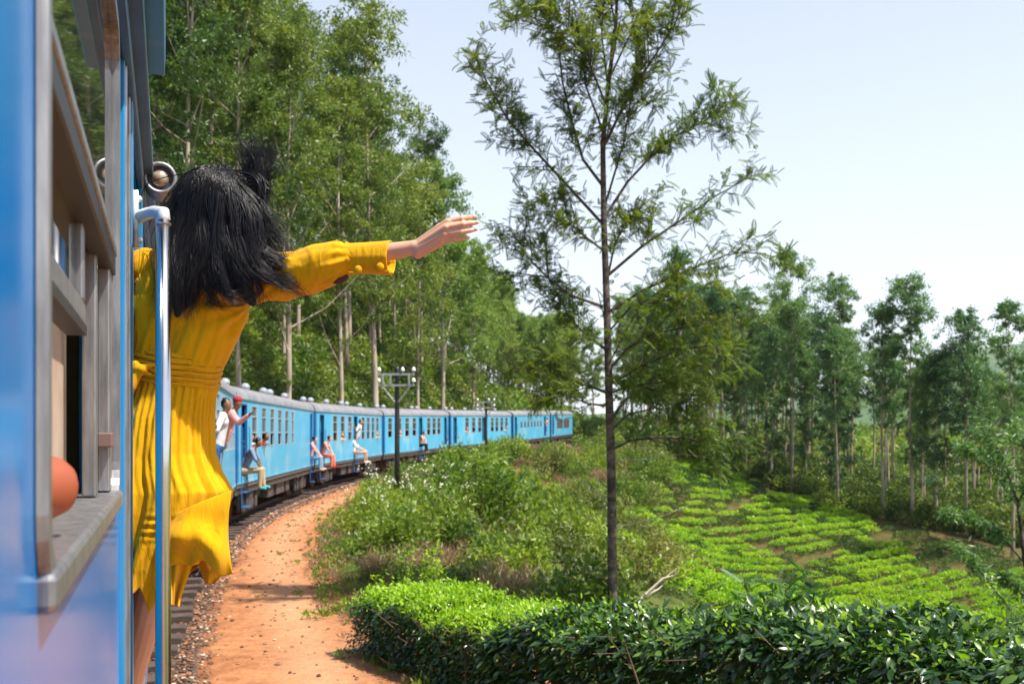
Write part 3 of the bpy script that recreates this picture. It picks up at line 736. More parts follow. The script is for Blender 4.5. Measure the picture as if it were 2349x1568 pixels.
# ---- the silver oak beside the line
def make_frond(rg, L=.17, n=9):
    V = []; Q = []
    for k in range(n):
        t_ = (k+.5)/n; w_ = L*.21*math.sin(math.pi*(.18+.75*t_)); x = L*t_; z = -.18*L*t_*t_
        for s_ in (-1, 1):
            lw = .62*L/n; b = len(V); V += [(x-lw*.3, 0, z), (x+lw+.06*w_, s_*w_*.55, z+.02*L), (x+.45*w_, s_*w_, z-.06*L), (x-lw*.5+.1*w_, s_*w_*.5, z)]
            Q.append((b, b+1, b+2, b+3))
    b = len(V); V += [(0,-.012*L,0),(L,0,-.18*L),(0,.012*L,0),(0,0,.015*L)]; Q.append((b,b+1,b+2,b+3))
    return np.array(V), np.array(Q)
def fronds_at(pts, dirs, rg, L=.17, n=8, spread=1.0):
    fv, fq = make_frond(rg, 1.0, n); parts = []
    fv = fv.copy(); 
    for p, d in zip(pts, dirs):
        d = norm(np.asarray(d) + rg.normal(size=3)*.5*spread + np.array([0,0,-.05])); s_ = norm(np.cross(d, np.array([0,0,1.0]) + rg.normal(size=3)*.35)); u = np.cross(s_, d)
        l = L*(.65+.6*rg.random()); W_ = (fv[:,0:1]*d + fv[:,1:2]*s_ + fv[:,2:3]*u)*l + np.asarray(p)
        parts.append((W_, fq))
    return join(parts)
# rescale leaflet offsets in the unit frond (written for metres) so they stay slim
def silver_oak():
    rg = np.random.default_rng(77); D0 = 14.0
    base = P(1405, 1560, D0); g0 = gh(base.x, base.y)
    root = empty('silver_oak_tree', (base.x, base.y, g0)); o = Vector((base.x, base.y, g0))
    tag(root, 'silver oak with thin dark trunk and feathery leaves standing alone behind the hedge', 'tree')
    tb = MB()
    _ = 0; tr = [(1405,1620),(1405,1365),(1403,1100),(1397,900),(1392,700),(1385,500),(1383,330),(1395,200),(1412,60),(1420,-80),(1425,-230),(1430,-330)]
    tp = [P(a, b_, D0)-o for a, b_ in tr]; tp[0].z = -.3
    tb.tube(tp, [.082,.070,.062,.056,.050,.042,.036,.030,.024,.018,.012,.006], 10)
    limbs = [
     [(1388,519),(1290,412),(1220,337),(1163,271),(1117,187),(1085,118)],
     [(1383,426),(1337,365),(1313,281),(1290,187),(1280,94),(1234,13)],
     [(1388,496),(1440,416),(1500,351),(1547,313),(1617,276),(1690,222)],
     [(1388,330),(1421,262),(1458,196),(1500,131),(1547,57),(1570,0)],
     [(1393,632),(1477,561),(1561,505),(1641,449),(1734,398)],
     [(1383,702),(1313,678),(1262,641),(1215,594),(1168,524)],
     [(1400,712),(1477,664),(1570,622),(1664,585),(1740,571)],
     [(1399,844),(1441,796),(1499,764),(1606,743),(1715,722)],
     [(1403,961),(1430,918),(1499,881),(1579,844),(1712,833)],
     [(1398,902),(1356,886),(1303,870),(1255,842)],
     [(1391,801),(1340,764),(1303,722),(1275,670)],
     [(1404,1030),(1446,1009),(1526,1001),(1632,1009),(1710,1030)],
     [(1383,300),(1345,200),(1330,90),(1310,-30)],
     [(1398,180),(1440,90),(1490,-20),(1520,-90)],
     [(1390,240),(1350,140),(1300,60),(1180,-10)],
     [(1392,580),(1340,540),(1290,500),(1230,455)],
     [(1396,760),(1450,700),(1520,690),(1640,655)],
     [(1400,880),(1470,840),(1560,800),(1650,790)],
     [(1412,60),(1400,0),(1370,-90)], [(1416,0),(1460,-80),(1480,-160)], [(1395,200),(1380,80),(1390,-60)],
     [(1388,470),(1430,330),(1450,210),(1470,90)],
     [(1393,640),(1410,560),(1440,500),(1500,470)],
     [(1403,985),(1440,950),(1500,935),(1590,940)],
     [(1400,930),(1350,925),(1300,905),(1262,900)],
     [(1402,900),(1450,880),(1530,900),(1620,905)],
    ]
    pts = []; dirs = []
    for k, lb in enumerate(limbs):
        bend = rg.uniform(-1, 1); reach = abs(lb[-1][0]-lb[0][0])*K/F*D0
        q = [P(a, b_, D0 + bend*.65*reach*(i/(len(lb)-1))**.9)-o for i, (a, b_) in enumerate(lb)]
        q[0] = P(lb[0][0], lb[0][1], D0)-o
        n_ = len(q); r0 = .019 if k < 12 else .013
        tb.tube(q, [r0*(1-i/(n_-1))**.8+.004 for i in range(n_)], 6, False)
        # side limbs carrying twigs
        for j in range(1 if k in (4,6,7,8,16,17) else (5 if k < 12 else 3)):
            u = rg.uniform(.22, .9)*(n_-1); i = min(int(u), n_-2); p = q[i].lerp(q[i+1], u-i); dd = (q[i+1]-q[i]).normalized()
            sd = Vector(rg.normal(size=3)); sd.z += .25; sd = (sd-dd*sd.dot(dd)).normalized(); ln_ = rg.uniform(.35,.95); d1 = (dd*.9+sd*.75).normalized(); e = p+d1*ln_
            tb.tube([p, p.lerp(e,.5)+Vector((0,0,.03)), e], [.010,.007,.003], 4, False)
            for jj in range(int(ln_*9)+3):
                c0_ = p.lerp(e, rg.uniform(.2,1)); s2 = Vector(rg.normal(size=3)); d2 = (d1*.7+s2.normalized()*.7).normalized(); l2 = rg.uniform(.15,.42)
                for f_ in range(6): pts.append(tuple(c0_+d2*l2*(f_+1)/6)); dirs.append(tuple(d2*.5+Vector(rg.normal(size=3))*.6))
        # side twigs with fronds
        tot = sum((q[i+1]-q[i]).length for i in range(n_-1))
        for j in range(int(tot*(8 if k in (4,6,7,8,16,17) else 13))+4):
            u = (.14+.86*rg.random()**.8)*(n_-1-1e-4); i = int(u); p = q[i].lerp(q[i+1], u-i); dd = (q[i+1]-q[i]).normalized()
            sd = Vector(rg.normal(size=3)); sd = (sd - dd*sd.dot(dd)); sd.z += .15; sd.normalize()
            tl = rg.uniform(.2,.68)*(1.15-.5*u/(n_-1)); tdir = (dd*.75+sd*.8).normalized(); e = p + tdir*tl
            tb.tube([p, p.lerp(e,.5)+Vector((0,0,.01)), e], [.006,.004,.002], 3, False)
            for f_ in range(9):
                v = (f_+1)/9.0; c = p.lerp(e, v); pts.append(tuple(c)); dirs.append(tuple(tdir*.5 + Vector(rg.normal(size=3))*.6))
    for k in range(5):                              # a few limbs towards and away from the viewer
        u = rg.uniform(3, 8); i = int(u); p = tp[i].lerp(tp[i+1], u-i); az = R(90 if k % 2 else -90)+rg.normal()*.4
        e = p + Vector((math.cos(az), math.sin(az), .7))*rg.uniform(.8,1.4); tb.tube([p, e], [.015,.004], 5, False)
        for _ in range(40):
            v = rg.uniform(.3,1); pts.append(tuple(p.lerp(e,v)+Vector(rg.normal(size=3))*.18)); dirs.append(tuple(rg.normal(size=3)))
    tb.build('trunk', M['bark_grev'], root, smooth=True)
    bb = MB()                                       # bare twigs low on the trunk
    for lb in ([(1405,1056),(1480,1052),(1563,1040),(1640,1050)], [(1403,1152),(1356,1120),(1313,1088)], [(1403,1210),(1500,1190),(1600,1150)], [(1404,1140),(1370,1180),(1330,1190)]):
        q = [P(a, b_, D0+.1*i)-o for i, (a, b_) in enumerate(lb)]; bb.tube(q, [.008,.006,.004,.003][:len(q)], 5, False)
    bb.build('bare_branch', M['dry_stem'], root)
    V, Q = fronds_at(pts, dirs, rg, L=.175, n=8); fastmesh('crown', V, Q, M['leaf_grev'], root)
silver_oak()

# ---- shrubs on the slope between the line and the tea
S_lush = [make_shrub('shrub', 101+i, .95, 1.25, 1700, M['leaf_shrub'], leaf=(.12,.045), flowers=0) for i in range(3)]
S_olive = [make_shrub('shrub', 111+i, 1.0, 1.1, 1500, M['leaf_shrub_olive'], leaf=(.11,.04)) for i in range(2)]
S_flow = [make_shrub('flowering_shrub', 121+i, .9, 1.15, 1700, M['leaf_shrub'], leaf=(.11,.035), flowers=26, up=.7) for i in range(2)]
S_dry = [make_shrub('dry_grass_clump', 131+i, .6, .55, 1500, M['leaf_dry'], leaf=(.20,.012), up=1.2, dry=True) for i in range(2)]
def put_shrub(protos, k, x, y, s, label, group=None, sink=.08, cat='shrub', z=None):
    pr = protos[k % len(protos)]
    r = pr if pr.name not in used else copy_tree(pr)
    used.add(pr.name); place(r, x, y, rng.uniform(0, 6.28), s, label, group, cat, sink, z); return r
named_s = [  # photo x, distance, protos, k, scale, label
 (900, 19.5, S_lush, 2, 1.0, 'bright green shrub spilling onto the edge of the dirt path'),
 (870, 25, S_flow, 0, 1.25, 'shrub dotted with white flowers at the bend of the path, left of the telegraph pole'),
 (960, 21.5, S_flow, 1, 1.3, 'flowering shrub with white heads right below the foot of the telegraph pole'),
 (1000, 27, S_flow, 0, 1.4, 'tall white-flowering shrub just right of the telegraph pole'),
 (925, 30, S_flow, 1, 1.15, 'white-flowering shrub behind the foot of the telegraph pole'),
 (1090, 24, S_lush, 0, 1.7, 'largest leafy green shrub in the middle of the slope'),
 (1180, 31, S_lush, 1, 1.8, 'round green shrub on the slope between pole and silver oak'),
 (1170, 17.5, S_lush, 2, 1.15, 'dark green shrub just behind the light green end of the hedge'),
 (1260, 20, S_olive, 0, 1.25, 'olive shrub close to the left of the silver oak trunk'),
 (1330, 38, S_olive, 1, 1.9, 'olive bush beyond the red bank left of the silver oak'),
 (1250, 46, S_lush, 0, 1.8, 'dark rounded bush on the crest below the last carriages'),
 (1080, 38, S_lush, 1, 1.7, 'leafy bush against the wheels of the fourth carriage'),
 (1480, 34, S_olive, 0, 1.7, 'brownish bush just right of the silver oak trunk'),
 (1540, 62, S_lush, 2, 2.6, 'tall green bush at the upper left corner of the tea field'),
]
for i, (px, D, pr, k, s, lab) in enumerate(named_s):
    x, y = at_px(px, D); put_shrub(pr, k, x, y, s, lab)
done = [at_px(a[0], a[1]) for a in named_s]
for i, (px, D) in enumerate([(1425,60),(1440,72),(1470,80),(1450,92),(1485,96),(1505,88),(1430,84),(1410,50),(1495,104),(1520,110),(1460,66)]):
    x, y = at_px(px, D); done.append((x, y)); put_shrub(S_lush if i % 2 else S_olive, i, x, y, 1.5+.5*(i % 3), slope_label(px, D, 'dark leafy bush by the tea corner'), 'bushes by the tea corner')
cnt = 0
for _ in range(1500):
    px = rr_.uniform(795, 1500); D = math.exp(rr_.uniform(math.log(13.5), math.log(72)))
    x, y = at_px(px, D); S1, L1, Z1 = track_sl(np.array([x]), np.array([y])); lo = L1[0]-HALF
    if lo < (2.9 if S1[0] < 118 else 1.6) : continue
    if y < 16 and lo < 3.4: continue
    if x > .9 and y < 16: continue
    if px > 1330 and y < 26 and px < 1440: continue
    if px > 1400 and (HZ-(gh(x,y)+.6-EYE)/y*F)/K > 1140: continue
    if bank_d(x, y) < .8+.03*y: continue
    if any((x-a)**2+(y-b_)**2 < (.95+.02*y)**2 for a, b_ in done): continue
    # keep the bare red bank free
    c = P(px, 0, D)
    done.append((x, y)); cnt += 1
    if cnt > 150: break
    u = rr_.random(); sc_ = rr_.uniform(.6,1.15)*(1 + y/75)
    if lo < 4.2: sc_ *= .7
    if u < .40: put_shrub(S_lush, cnt, x, y, sc_, slope_label(px, D, 'leafy green shrub'), 'green shrubs on the slope')
    elif u < .66: put_shrub(S_olive, cnt, x, y, sc_, slope_label(px, D, 'olive-green shrub'), 'olive shrubs on the slope')
    elif u < .92: put_shrub(S_dry, cnt, x, y, sc_*1.2, slope_label(px, D, 'dry brown grass tuft'), 'dry grass tufts on the slope', cat='grass')
    elif px > 1150: put_shrub(S_lush, cnt, x, y, sc_*.9, slope_label(px, D, 'leafy green shrub'), 'green shrubs on the slope')
    else: put_shrub(S_flow, cnt, x, y, sc_*.9, slope_label(px, D, 'white-flowering shrub'), 'white-flowering shrubs on the slope')
# undergrowth that reads as one mass
def bushmesh(seed, r, h, n, leaf, up=.3):
    rg = np.random.default_rng(seed); parts = []
    for k in range(9):
        az = rg.random()*6.28; rr = r*.75*rg.random()**.5; c = (math.cos(az)*rr, math.sin(az)*rr, h*(.25+.5*rg.random()))
        q = blobpts(c, (r*.45, r*.45, h*.38), n//9, rg, .45); parts.append(leafquads(q, rg, leaf[0], leaf[1], 0, up))
    return join(parts)
U_ = [loose('bush_a', *bushmesh(201, 1.1, 1.3, 800, (.20,.08)), M['leaf_shrub']), loose('bush_b', *bushmesh(202, 1.2, 1.5, 800, (.22,.09)), M['leaf_euc']),
      loose('bush_c', *bushmesh(203, 1.1, 1.1, 700, (.20,.08)), M['leaf_shrub_olive']), loose('bush_d', *bushmesh(204, .8, .9, 500, (.3,.02), 1.0), M['leaf_dry'])]
T = []
for _ in range(7000):
    s = rr_.uniform(60, 210); o_ = -(3.3+34*rr_.random()**1.4); p, d_, n_ = cl_at(s); q = p + n_*(o_-HALF)
    if q.y < 5: continue
    T.append((rr_.choice(4, p=[.42,.22,.28,.08]), q.x, q.y, 0, rr_.uniform(0,6.28), rr_.uniform(.5,1.35)*(1+q.y/200)))
T = np.array(T); T[:,3] = ground_h(T[:,1], T[:,2]) - .15
tag(scatter('hillside_undergrowth', U_, T), 'dense green undergrowth of bushes covering the hillside above the train', 'undergrowth')
T = []
for _ in range(9000):
    px = rr_.uniform(1380, 2500); f_ = rr_.random(); D = np.interp(px, edge_px, edge_D)+1.8 + f_*34
    x, y = at_px(px, D)
    T.append((rr_.choice(3, p=[.45,.3,.25]), x, y, 0, rr_.uniform(0,6.28), rr_.uniform(.7,1.4)*(1.25-.35*f_)))
    if len(T) > 2400: break
T = np.array(T); T[:,3] = ground_h(T[:,1], T[:,2]) - .25
tag(scatter('ridge_undergrowth', [U_[1], U_[0], U_[2]], T), 'dark bushes growing between the trunks along the top of the tea field', 'undergrowth')
T = []
for _ in range(14000):
    px = rr_.uniform(700, 1560); D = math.exp(rr_.uniform(math.log(11), math.log(118))); x, y = at_px(px, D)
    T.append((rr_.choice(4, p=[.36,.2,.30,.14]), x, y, 0, rr_.uniform(0,6.28), rr_.uniform(.12,.38)*(1+y/45)))
T = np.array(T); S1, L1, Z1 = track_sl(T[:,1], T[:,2]); lo = L1-HALF
keep = (lo > 2.6+.25*np.sin(S1*1.7)) & ~((T[:,1] > -1.2) & (T[:,2] < 14)) & ((T[:,1]/T[:,2]*F+512)/K < 1530) 
bank = fnoise(T[:,1]*1.0+4, T[:,2], .30)            # bare banks between the bushes
keep &= (bank < .30) | (T[:,2] < 20)
ty_ = (HZ-(ground_h(T[:,1],T[:,2])+.2-EYE)/T[:,2]*F)/K; tx_ = (T[:,1]/T[:,2]*F+512)/K
keep &= ~((T[:,2] < 13.5) & ((T[:,1]+1.78)*.835+(T[:,2]-11.3)*.55 < .1))
keep &= ~((tx_ > 1405) & (ty_ > 1150)) & (bank_d(T[:,1], T[:,2]) > .6+.02*T[:,2])
T = T[keep]; T[:,3] = ground_h(T[:,1], T[:,2]) - .05
near_lo = lo[keep]; T[:,5] *= np.clip((near_lo-1.8)/2.2, .3, 1)
T = T[:2300]
k_b = []
for bx_, by_ in BANKS:
    for _ in range(7): k_b.append((3 if rr_.random() < .8 else 2, bx_+rr_.normal()*.5*(1+by_*.02), by_+rr_.normal()*.5*(1+by_*.02), 0, rr_.uniform(0,6.28), rr_.uniform(.15,.4)*(1+by_/45)))
k_b = np.array(k_b); k_b[:,3] = ground_h(k_b[:,1], k_b[:,2])-.05; T = np.concatenate([T, k_b])
tag(scatter('slope_groundcover', U_, T), 'low weeds and creeping plants covering the slope beside the line', 'ground cover')
# valley cover far beyond the ridge
T = []
for _ in range(1700):
    px = rr_.uniform(1150, 2700); D = rr_.uniform(118, 420); x, y = at_px(px, D)
    T.append((rr_.choice(2), x, y, 0, rr_.uniform(0,6.28), rr_.uniform(1.0,3.0)))
T = np.array(T); T[:,3] = ground_h(T[:,1], T[:,2]) - .3
UY = [loose('bush_e', *bushmesh(205, 1.2, 1.1, 450, (.30,.14)), M['leaf_euc_yellow']), loose('bush_f', *bushmesh(206, 1.2, 1.0, 450, (.28,.13)), M['leaf_shrub_olive'])]
tag(scatter('valley_scrub', UY, T), 'pale green scrub and fields in the valley beyond the ridge', 'scrub')

T = []
for _ in range(900):
    px = rr_.uniform(1120, 1620); D = rr_.uniform(112, 150); x, y = at_px(px, D)
    if abs(track_sl(np.array([x]), np.array([y]))[1][0]) < 4: continue
    T.append((rr_.choice(2, p=[.8,.2]), x, y, 0, rr_.uniform(0,6.28), rr_.uniform(1.2,3.0)))
T = np.array(T); T[:,3] = ground_h(T[:,1], T[:,2]) - .3
tag(scatter('far_thicket', UY, T), 'sunlit yellow-green thicket beyond the last carriages', 'thicket')
# ---- tea field
blocks = [[(1525,1050),(1610,1052),(1765,1112),(1640,1160),(1575,1143),(1490,1118)],
 [(1490,1125),(1560,1140),(1615,1158),(1716,1232),(1790,1330),(1900,1480),(1500,1480),(1412,1390),(1412,1200)],
 [(1655,1174),(1772,1130),(1885,1136),(2015,1202),(1970,1246),(1830,1266),(1750,1240)],
 [(1856,1284),(2004,1230),(2046,1228),(2200,1368),(2085,1418),(1960,1365)],
 [(1735,1252),(1830,1286),(2060,1425),(2070,1520),(1915,1480),(1808,1345)],
 [(2095,1425),(2212,1376),(2349,1462),(2480,1540),(2420,1620),(2200,1560),(2090,1480)],
 [(2030,1202),(2160,1216),(2349,1276),(2500,1326),(2500,1530),(2349,1452),(2212,1360),(2052,1222)]]
def inside(px, py, poly):
    c = np.zeros(px.shape, bool); n = len(poly)
    for i in range(n):
        x1, y1 = poly[i]; x2, y2 = poly[(i+1)%n]
        m = ((y1 > py) != (y2 > py)) & (px < (x2-x1)*(py-y1)/(y2-y1+1e-12)+x1); c ^= m
    return c
def teamesh(seed, n, mt, leaf=(.13,.065)):
    """flat-plucked bush: leaves on a dome-topped pad"""
    rg = np.random.default_rng(seed); q = []
    while len(q) < n:
        a = rg.random()*6.28; r = rg.random()**.5; z = .56*(1-.6*r**3)
        rim = .94+.12*math.sin(a*3+seed)+.08*math.sin(a*7)
        if rg.random() < .68: q.append((math.cos(a)*r*.76*rim, math.sin(a)*r*.76*rim, z+rg.normal()*.05))
        else: q.append((math.cos(a)*.74*rim, math.sin(a)*.74*rim, rg.random()*.34+.03))
    V_, Q_ = leafquads(np.array(q), rg, leaf[0], leaf[1], 0, .9); return V_, Q_
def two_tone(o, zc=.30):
    """young leaves on top; flank leaves coloured darker, old growth plus painted row shade"""
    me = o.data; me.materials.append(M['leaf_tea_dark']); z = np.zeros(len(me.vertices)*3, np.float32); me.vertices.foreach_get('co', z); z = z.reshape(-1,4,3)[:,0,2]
    me.polygons.foreach_set('material_index', (z < zc).astype(np.int32)); me.update(); return o  # dark flank colour stands in for the shade between tea rows
# rows run across the slope; bushes touch along the row
ang = R(20); ca, sa = math.cos(ang), math.sin(ang)
tb_ = []
for i in range(-30, 120):
    row = i*1.78
    for j in range(-110, 220):
        a = j*.95 + (.45 if i % 2 else 0); x = a*ca + row*sa*-1 ; y = a*sa + row*ca
        if y < 34 or y > 112: continue
        tb_.append((x + rng.gauss(0,.08), y + rng.gauss(0,.10) + .35*math.sin(x*.15)))
tb_ = np.array(tb_); tz = ground_h(tb_[:,0], tb_[:,1])
ppx = (tb_[:,0]/tb_[:,1]*F+512)/K; ppy = (HZ-(tz+.5-EYE)/tb_[:,1]*F)/K
bi = np.full(len(tb_), -1)
for k, bl in enumerate(blocks): bi[inside(ppx, ppy, bl)] = k
gap = rr_.random(len(tb_)); sel = (bi >= 0) & (gap > np.where(bi == 6, .07, .006)) & (fnoise(tb_[:,0], tb_[:,1], .8) > np.where(bi==6, -.4, -9))
tb_, tz, bi = tb_[sel], tz[sel], bi[sel]
order = np.argsort(tb_[:,1]*1.0 + 0*tz)
vis = [i for i in order if 0 < (tb_[i,0]/tb_[i,1]*F+512)/K < 2349 and (HZ-(tz[i]+.5-EYE)/tb_[i,1]*F)/K < 1440 - 40*((tb_[i,0]/tb_[i,1]*F+512)/K < 1500)]
ind = vis[:300]; rest = np.array(sorted(set(range(len(tb_))) - set(ind)))
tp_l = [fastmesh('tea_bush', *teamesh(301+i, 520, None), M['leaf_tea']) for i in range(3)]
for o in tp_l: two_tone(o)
for k, i in enumerate(ind):
    o = tp_l[k % 3]
    if k >= 3: o = o.copy(); COL.objects.link(o)
    o.location = (tb_[i,0], tb_[i,1], tz[i]); s = rng.uniform(.88,1.12); o.scale = (s*1.02, s, s*rng.uniform(.85,1.1)); o.rotation_euler = (0,0,rng.uniform(0,6.28))
    tag(o, 'flat-topped bright green tea bush in the nearest rows of the terraced tea field', 'tea bush', 'tea bushes of the nearest rows')
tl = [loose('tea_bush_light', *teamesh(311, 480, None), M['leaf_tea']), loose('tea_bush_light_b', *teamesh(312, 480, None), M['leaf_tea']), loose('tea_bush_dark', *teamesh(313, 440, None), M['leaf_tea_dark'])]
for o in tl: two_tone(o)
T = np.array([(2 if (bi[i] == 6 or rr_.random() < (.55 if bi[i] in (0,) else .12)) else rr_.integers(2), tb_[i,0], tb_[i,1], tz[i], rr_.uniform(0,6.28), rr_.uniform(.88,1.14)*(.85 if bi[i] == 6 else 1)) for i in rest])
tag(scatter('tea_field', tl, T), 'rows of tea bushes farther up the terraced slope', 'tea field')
print('tea bushes', len(tb_), 'trees', len(used))

# ---------------------------------------------------------------- carriages of the curved train
def wall_holes(mb, L, z0, z1, rects, x_out, th, M_, m=0, flip=False):
    """a wall L long with rectangular openings, built as real thickness; local: x = outward, y = along"""
    ys = sorted(set([0, L] + [r[0] for r in rects] + [r[1] for r in rects])); zs = sorted(set([z0, z1] + [r[2] for r in rects] + [r[3] for r in rects]))
    def hole(y, z): return any(r[0] < y < r[1] and r[2] < z < r[3] for r in rects)
    xi = x_out - th if x_out > 0 else x_out + th
    for i in range(len(ys)-1):
        for j in range(len(zs)-1):
            ya, yb, za, zb = ys[i], ys[i+1], zs[j], zs[j+1]
            if hole((ya+yb)/2, (za+zb)/2): continue
            vs = [Vector((x_out,ya,za)),Vector((x_out,yb,za)),Vector((x_out,yb,zb)),Vector((x_out,ya,zb)),Vector((xi,ya,za)),Vector((xi,yb,za)),Vector((xi,yb,zb)),Vector((xi,ya,zb))]
            if M_: vs = [M_ @ v for v in vs]
            mb.add(vs, [(0,1,2,3) if x_out > 0 else (3,2,1,0), (7,6,5,4) if x_out > 0 else (4,5,6,7)], m)
    for ya, yb, za, zb in rects:
        vs = [Vector((x_out,ya,za)),Vector((x_out,yb,za)),Vector((x_out,yb,zb)),Vector((x_out,ya,zb)),Vector((xi,ya,za)),Vector((xi,yb,za)),Vector((xi,yb,zb)),Vector((xi,ya,zb))]
        if M_: vs = [M_ @ v for v in vs]
        mb.add(vs, [(0,4,5,1),(1,5,6,2),(2,6,7,3),(3,7,4,0)], m)
FL, GT = 1.18, 3.20                          # floor height, gutter height
layouts = [
 # windows: (start, width), doors: (start, width), small windows?
 dict(win=[(.5,.62),(2.5,.62),(3.9,.62),(5.4,.62),(9.35,.0)], door=[(6.95,.80)], tail=[(8.35,.66),(9.75,.66),(11.0,.66),(12.25,.66),(13.4,.66)], lead=[]),
 dict(win=[(1.95,.72),(3.4,.72),(4.8,.72),(6.2,.72),(7.6,.72),(9.0,.5)], door=[(.55,.75),(13.75,.6)], tail=[]),
 dict(win=[(3.1,.80),(4.6,.80),(6.1,.80),(9.2,.72),(10.5,.72),(11.75,.72),(13.0,.72)], door=[(.75,.75),(7.35,.8)], tail=[]),
 dict(win=[(.75,.78),(2.5,.84),(4.1,.84),(5.65,.84),(9.0,.84),(10.35,.84),(11.6,.84)], door=[(7.1,.8),(13.4,.75)], tail=[]),
 dict(win=[(3.1,.80),(4.6,.80),(6.0,.80),(9.1,.76),(10.3,.76),(11.6,.76),(12.9,.76)], door=[(.6,.7),(7.0,.8)], tail=[]),
 dict(win=[(2.6+i*1.28,.72) for i in range(7)], door=[(.55,.75),(12.0,.8)], tail=[], small=True),
 dict(win=[], door=[(.7,.7)], tail=[], loco=True),
]
clabel = ['blue carriage nearest behind the yellow skirt, two passengers standing in its door',
 'second blue carriage from the yellow dress, blank panel after its six windows',
 'third blue carriage from the yellow dress, its passengers dangling their legs from both doors',
 'blue carriage directly behind the telegraph pole',
 'blue carriage directly behind the far thin telegraph pole',
 'blue carriage with a row of seven small square windows near the end of the train',
 'last blue vehicle of the train with large grey grilles in its side']
def vent_mesh(mb, c, s=1.0):
    mb.tube([Vector(c)+Vector((0,0,-.12)), Vector(c)+Vector((0,0,.05))], .07*s, 8); mb.ball((c[0],c[1],c[2]+.13*s), (.15*s,.21*s,.13*s), 10, 6)
shared = {}
def shared_part(key, fn, name, mats, parent, loc, scale=(1,1,1)):
    if key not in shared: mb = MB(); fn(mb); o = mb.build(name, mats, parent); shared[key] = o.data
    else: o = bpy.data.objects.new(name, shared[key]); COL.objects.link(o); o.parent = parent
    o.location = loc; o.scale = scale; return o
def win_frame(w_, h_):
    def fn(mb):
        t_ = .035
        for z_ in (0, h_-t_, h_*.34, h_*.72): mb.box((-.045, t_, z_), (.008, w_-t_, z_+t_))
        mb.box((-.045,0,0), (.010,t_,h_)); mb.box((-.045,w_-t_,0), (.010,w_,h_))
    return fn
def build_carriage(idx, start, hd, ln, z0, z1, lay):
    root = empty('carriage', (start.x, start.y, z0)); root.rotation_euler = (math.atan2(z1-z0, ln), 0, R(hd))
    tag(root, clabel[idx], 'carriage', 'carriages of the train')
    # local: y along, x outward from the right side plane (x = 0), far side at x = -2*HALF
    small = lay.get('small'); wz = (2.08, 2.66) if small else (1.90, 3.03)
    wins = [(a, a+w_, *wz) for a, w_ in lay['win']+lay['tail'] if w_ > 0]; doors = [(a, a+w_, FL+.003, 3.05) for a, w_ in lay['door']]
    loco = lay.get('loco'); gr = [(3.2, 6.6, 1.75, 2.75), (7.2, 10.6, 1.75, 2.75)] if loco else []
    W2 = 2*HALF; Tm = Matrix.Translation((-HALF, 0, 0))
    b = MB(); wall_holes(b, ln, 1.0, GT, wins+doors, HALF, .06, Tm); wall_holes(b, ln, 1.0, GT, wins+doors, -HALF, .06, Tm)
    # rolled rain strip and waist line
    b.box((0.001,0,GT-.075),(.022,ln,GT-.04)); b.box((.001,0,1.0),(.014,ln,1.05))
    b.build('side_wall', M['sky_blue'], root)
    e = MB()
    for y0, y1 in ((-.012,.10),(ln-.10,ln+.012)):
        e.box((-W2+.07,y0,1.0),(-.07,y1,GT+.0)); 
        e.add([Vector((-HALF+math.sin(t_)*(HALF-.02), y, GT+.38*math.cos(t_))) for y in (y0,y1) for t_ in np.linspace(-math.pi/2, math.pi/2, 11)], [tuple(range(10,-1,-1)), tuple(range(11,22))] + [(i,i+1,i+12,i+11) for i in range(10)])
    for y in (0.0, ln):                       # deep blue corner posts
        s_ = 1 if y else -1; e.box((-.05, min(y, y+s_*.03), 1.0), (.012, max(y, y+s_*.03)+0, GT)); e.box((-.06, min(y,y-s_*-.0)-(.22 if y else 0), 1.001), (.006, (.22 if not y else ln), GT-.08))
    e.build('end_wall', M['deep_blue'], root)
    g = MB(); g.box((-HALF-.55,-.26,1.15),(-HALF+.55,-.013,3.1)); g.box((-HALF-.55,ln+.013,1.15),(-HALF+.55,ln+.25,3.1)); g.build('gangway_bellows', M['rubber'], root)
    r = MB(); na = 14; vs = []
    for y in (-.04, ln+.04):
        for k in range(na+1):
            t_ = math.pi*k/na; c_, s_ = math.cos(t_), math.sin(t_)
            vs.append((-HALF+(HALF+.035)*math.copysign(abs(c_)**.8, c_), y, GT-.045+.44*abs(s_)**.75))
    r.add(vs, [(k, k+1, na+2+k, na+1+k) for k in range(na)]); r.build('roof', M['roof'], root, smooth=True)
    # interior
    n_ = MB(); n_.box((-W2+.061,.11,FL-.05),(-.061,ln-.11,FL)); n_.box((-W2+.07,.11,GT-.09),(-.07,ln-.11,GT-.06))
    for y in np.arange(2.3, ln-1.5, 1.4):
        if all(not (d[0]-.3 < y < d[1]+.3) for d in doors): n_.box((-.95,y,FL),(-.10,y+.12,FL+1.05)); n_.box((-W2+.10,y,FL),(-W2+1.25,y+.12,FL+1.05))
    n_.build('interior', M['interior_dark'], root)
    for w_ in wins:
        wd = w_[1]-w_[0]; hh = w_[3]-w_[2]; key = (round(wd,2), round(hh,2))
        for side in (0, 1):
            if side and idx > 2: continue
            o = shared_part(('wf', key), win_frame(wd, hh), 'window', M['winframe'], root, (0 if not side else -W2, w_[0], w_[2]), (1 if not side else -1,1,1))
            if not side:
                def pf(mb, wd=wd, hh=hh): mb.box((-.03,.036,hh*.34+.036),(-.022,wd-.036,hh-.036))
                shared_part(('pane', key), pf, 'pane', M['glass'], o, (0,0,0))
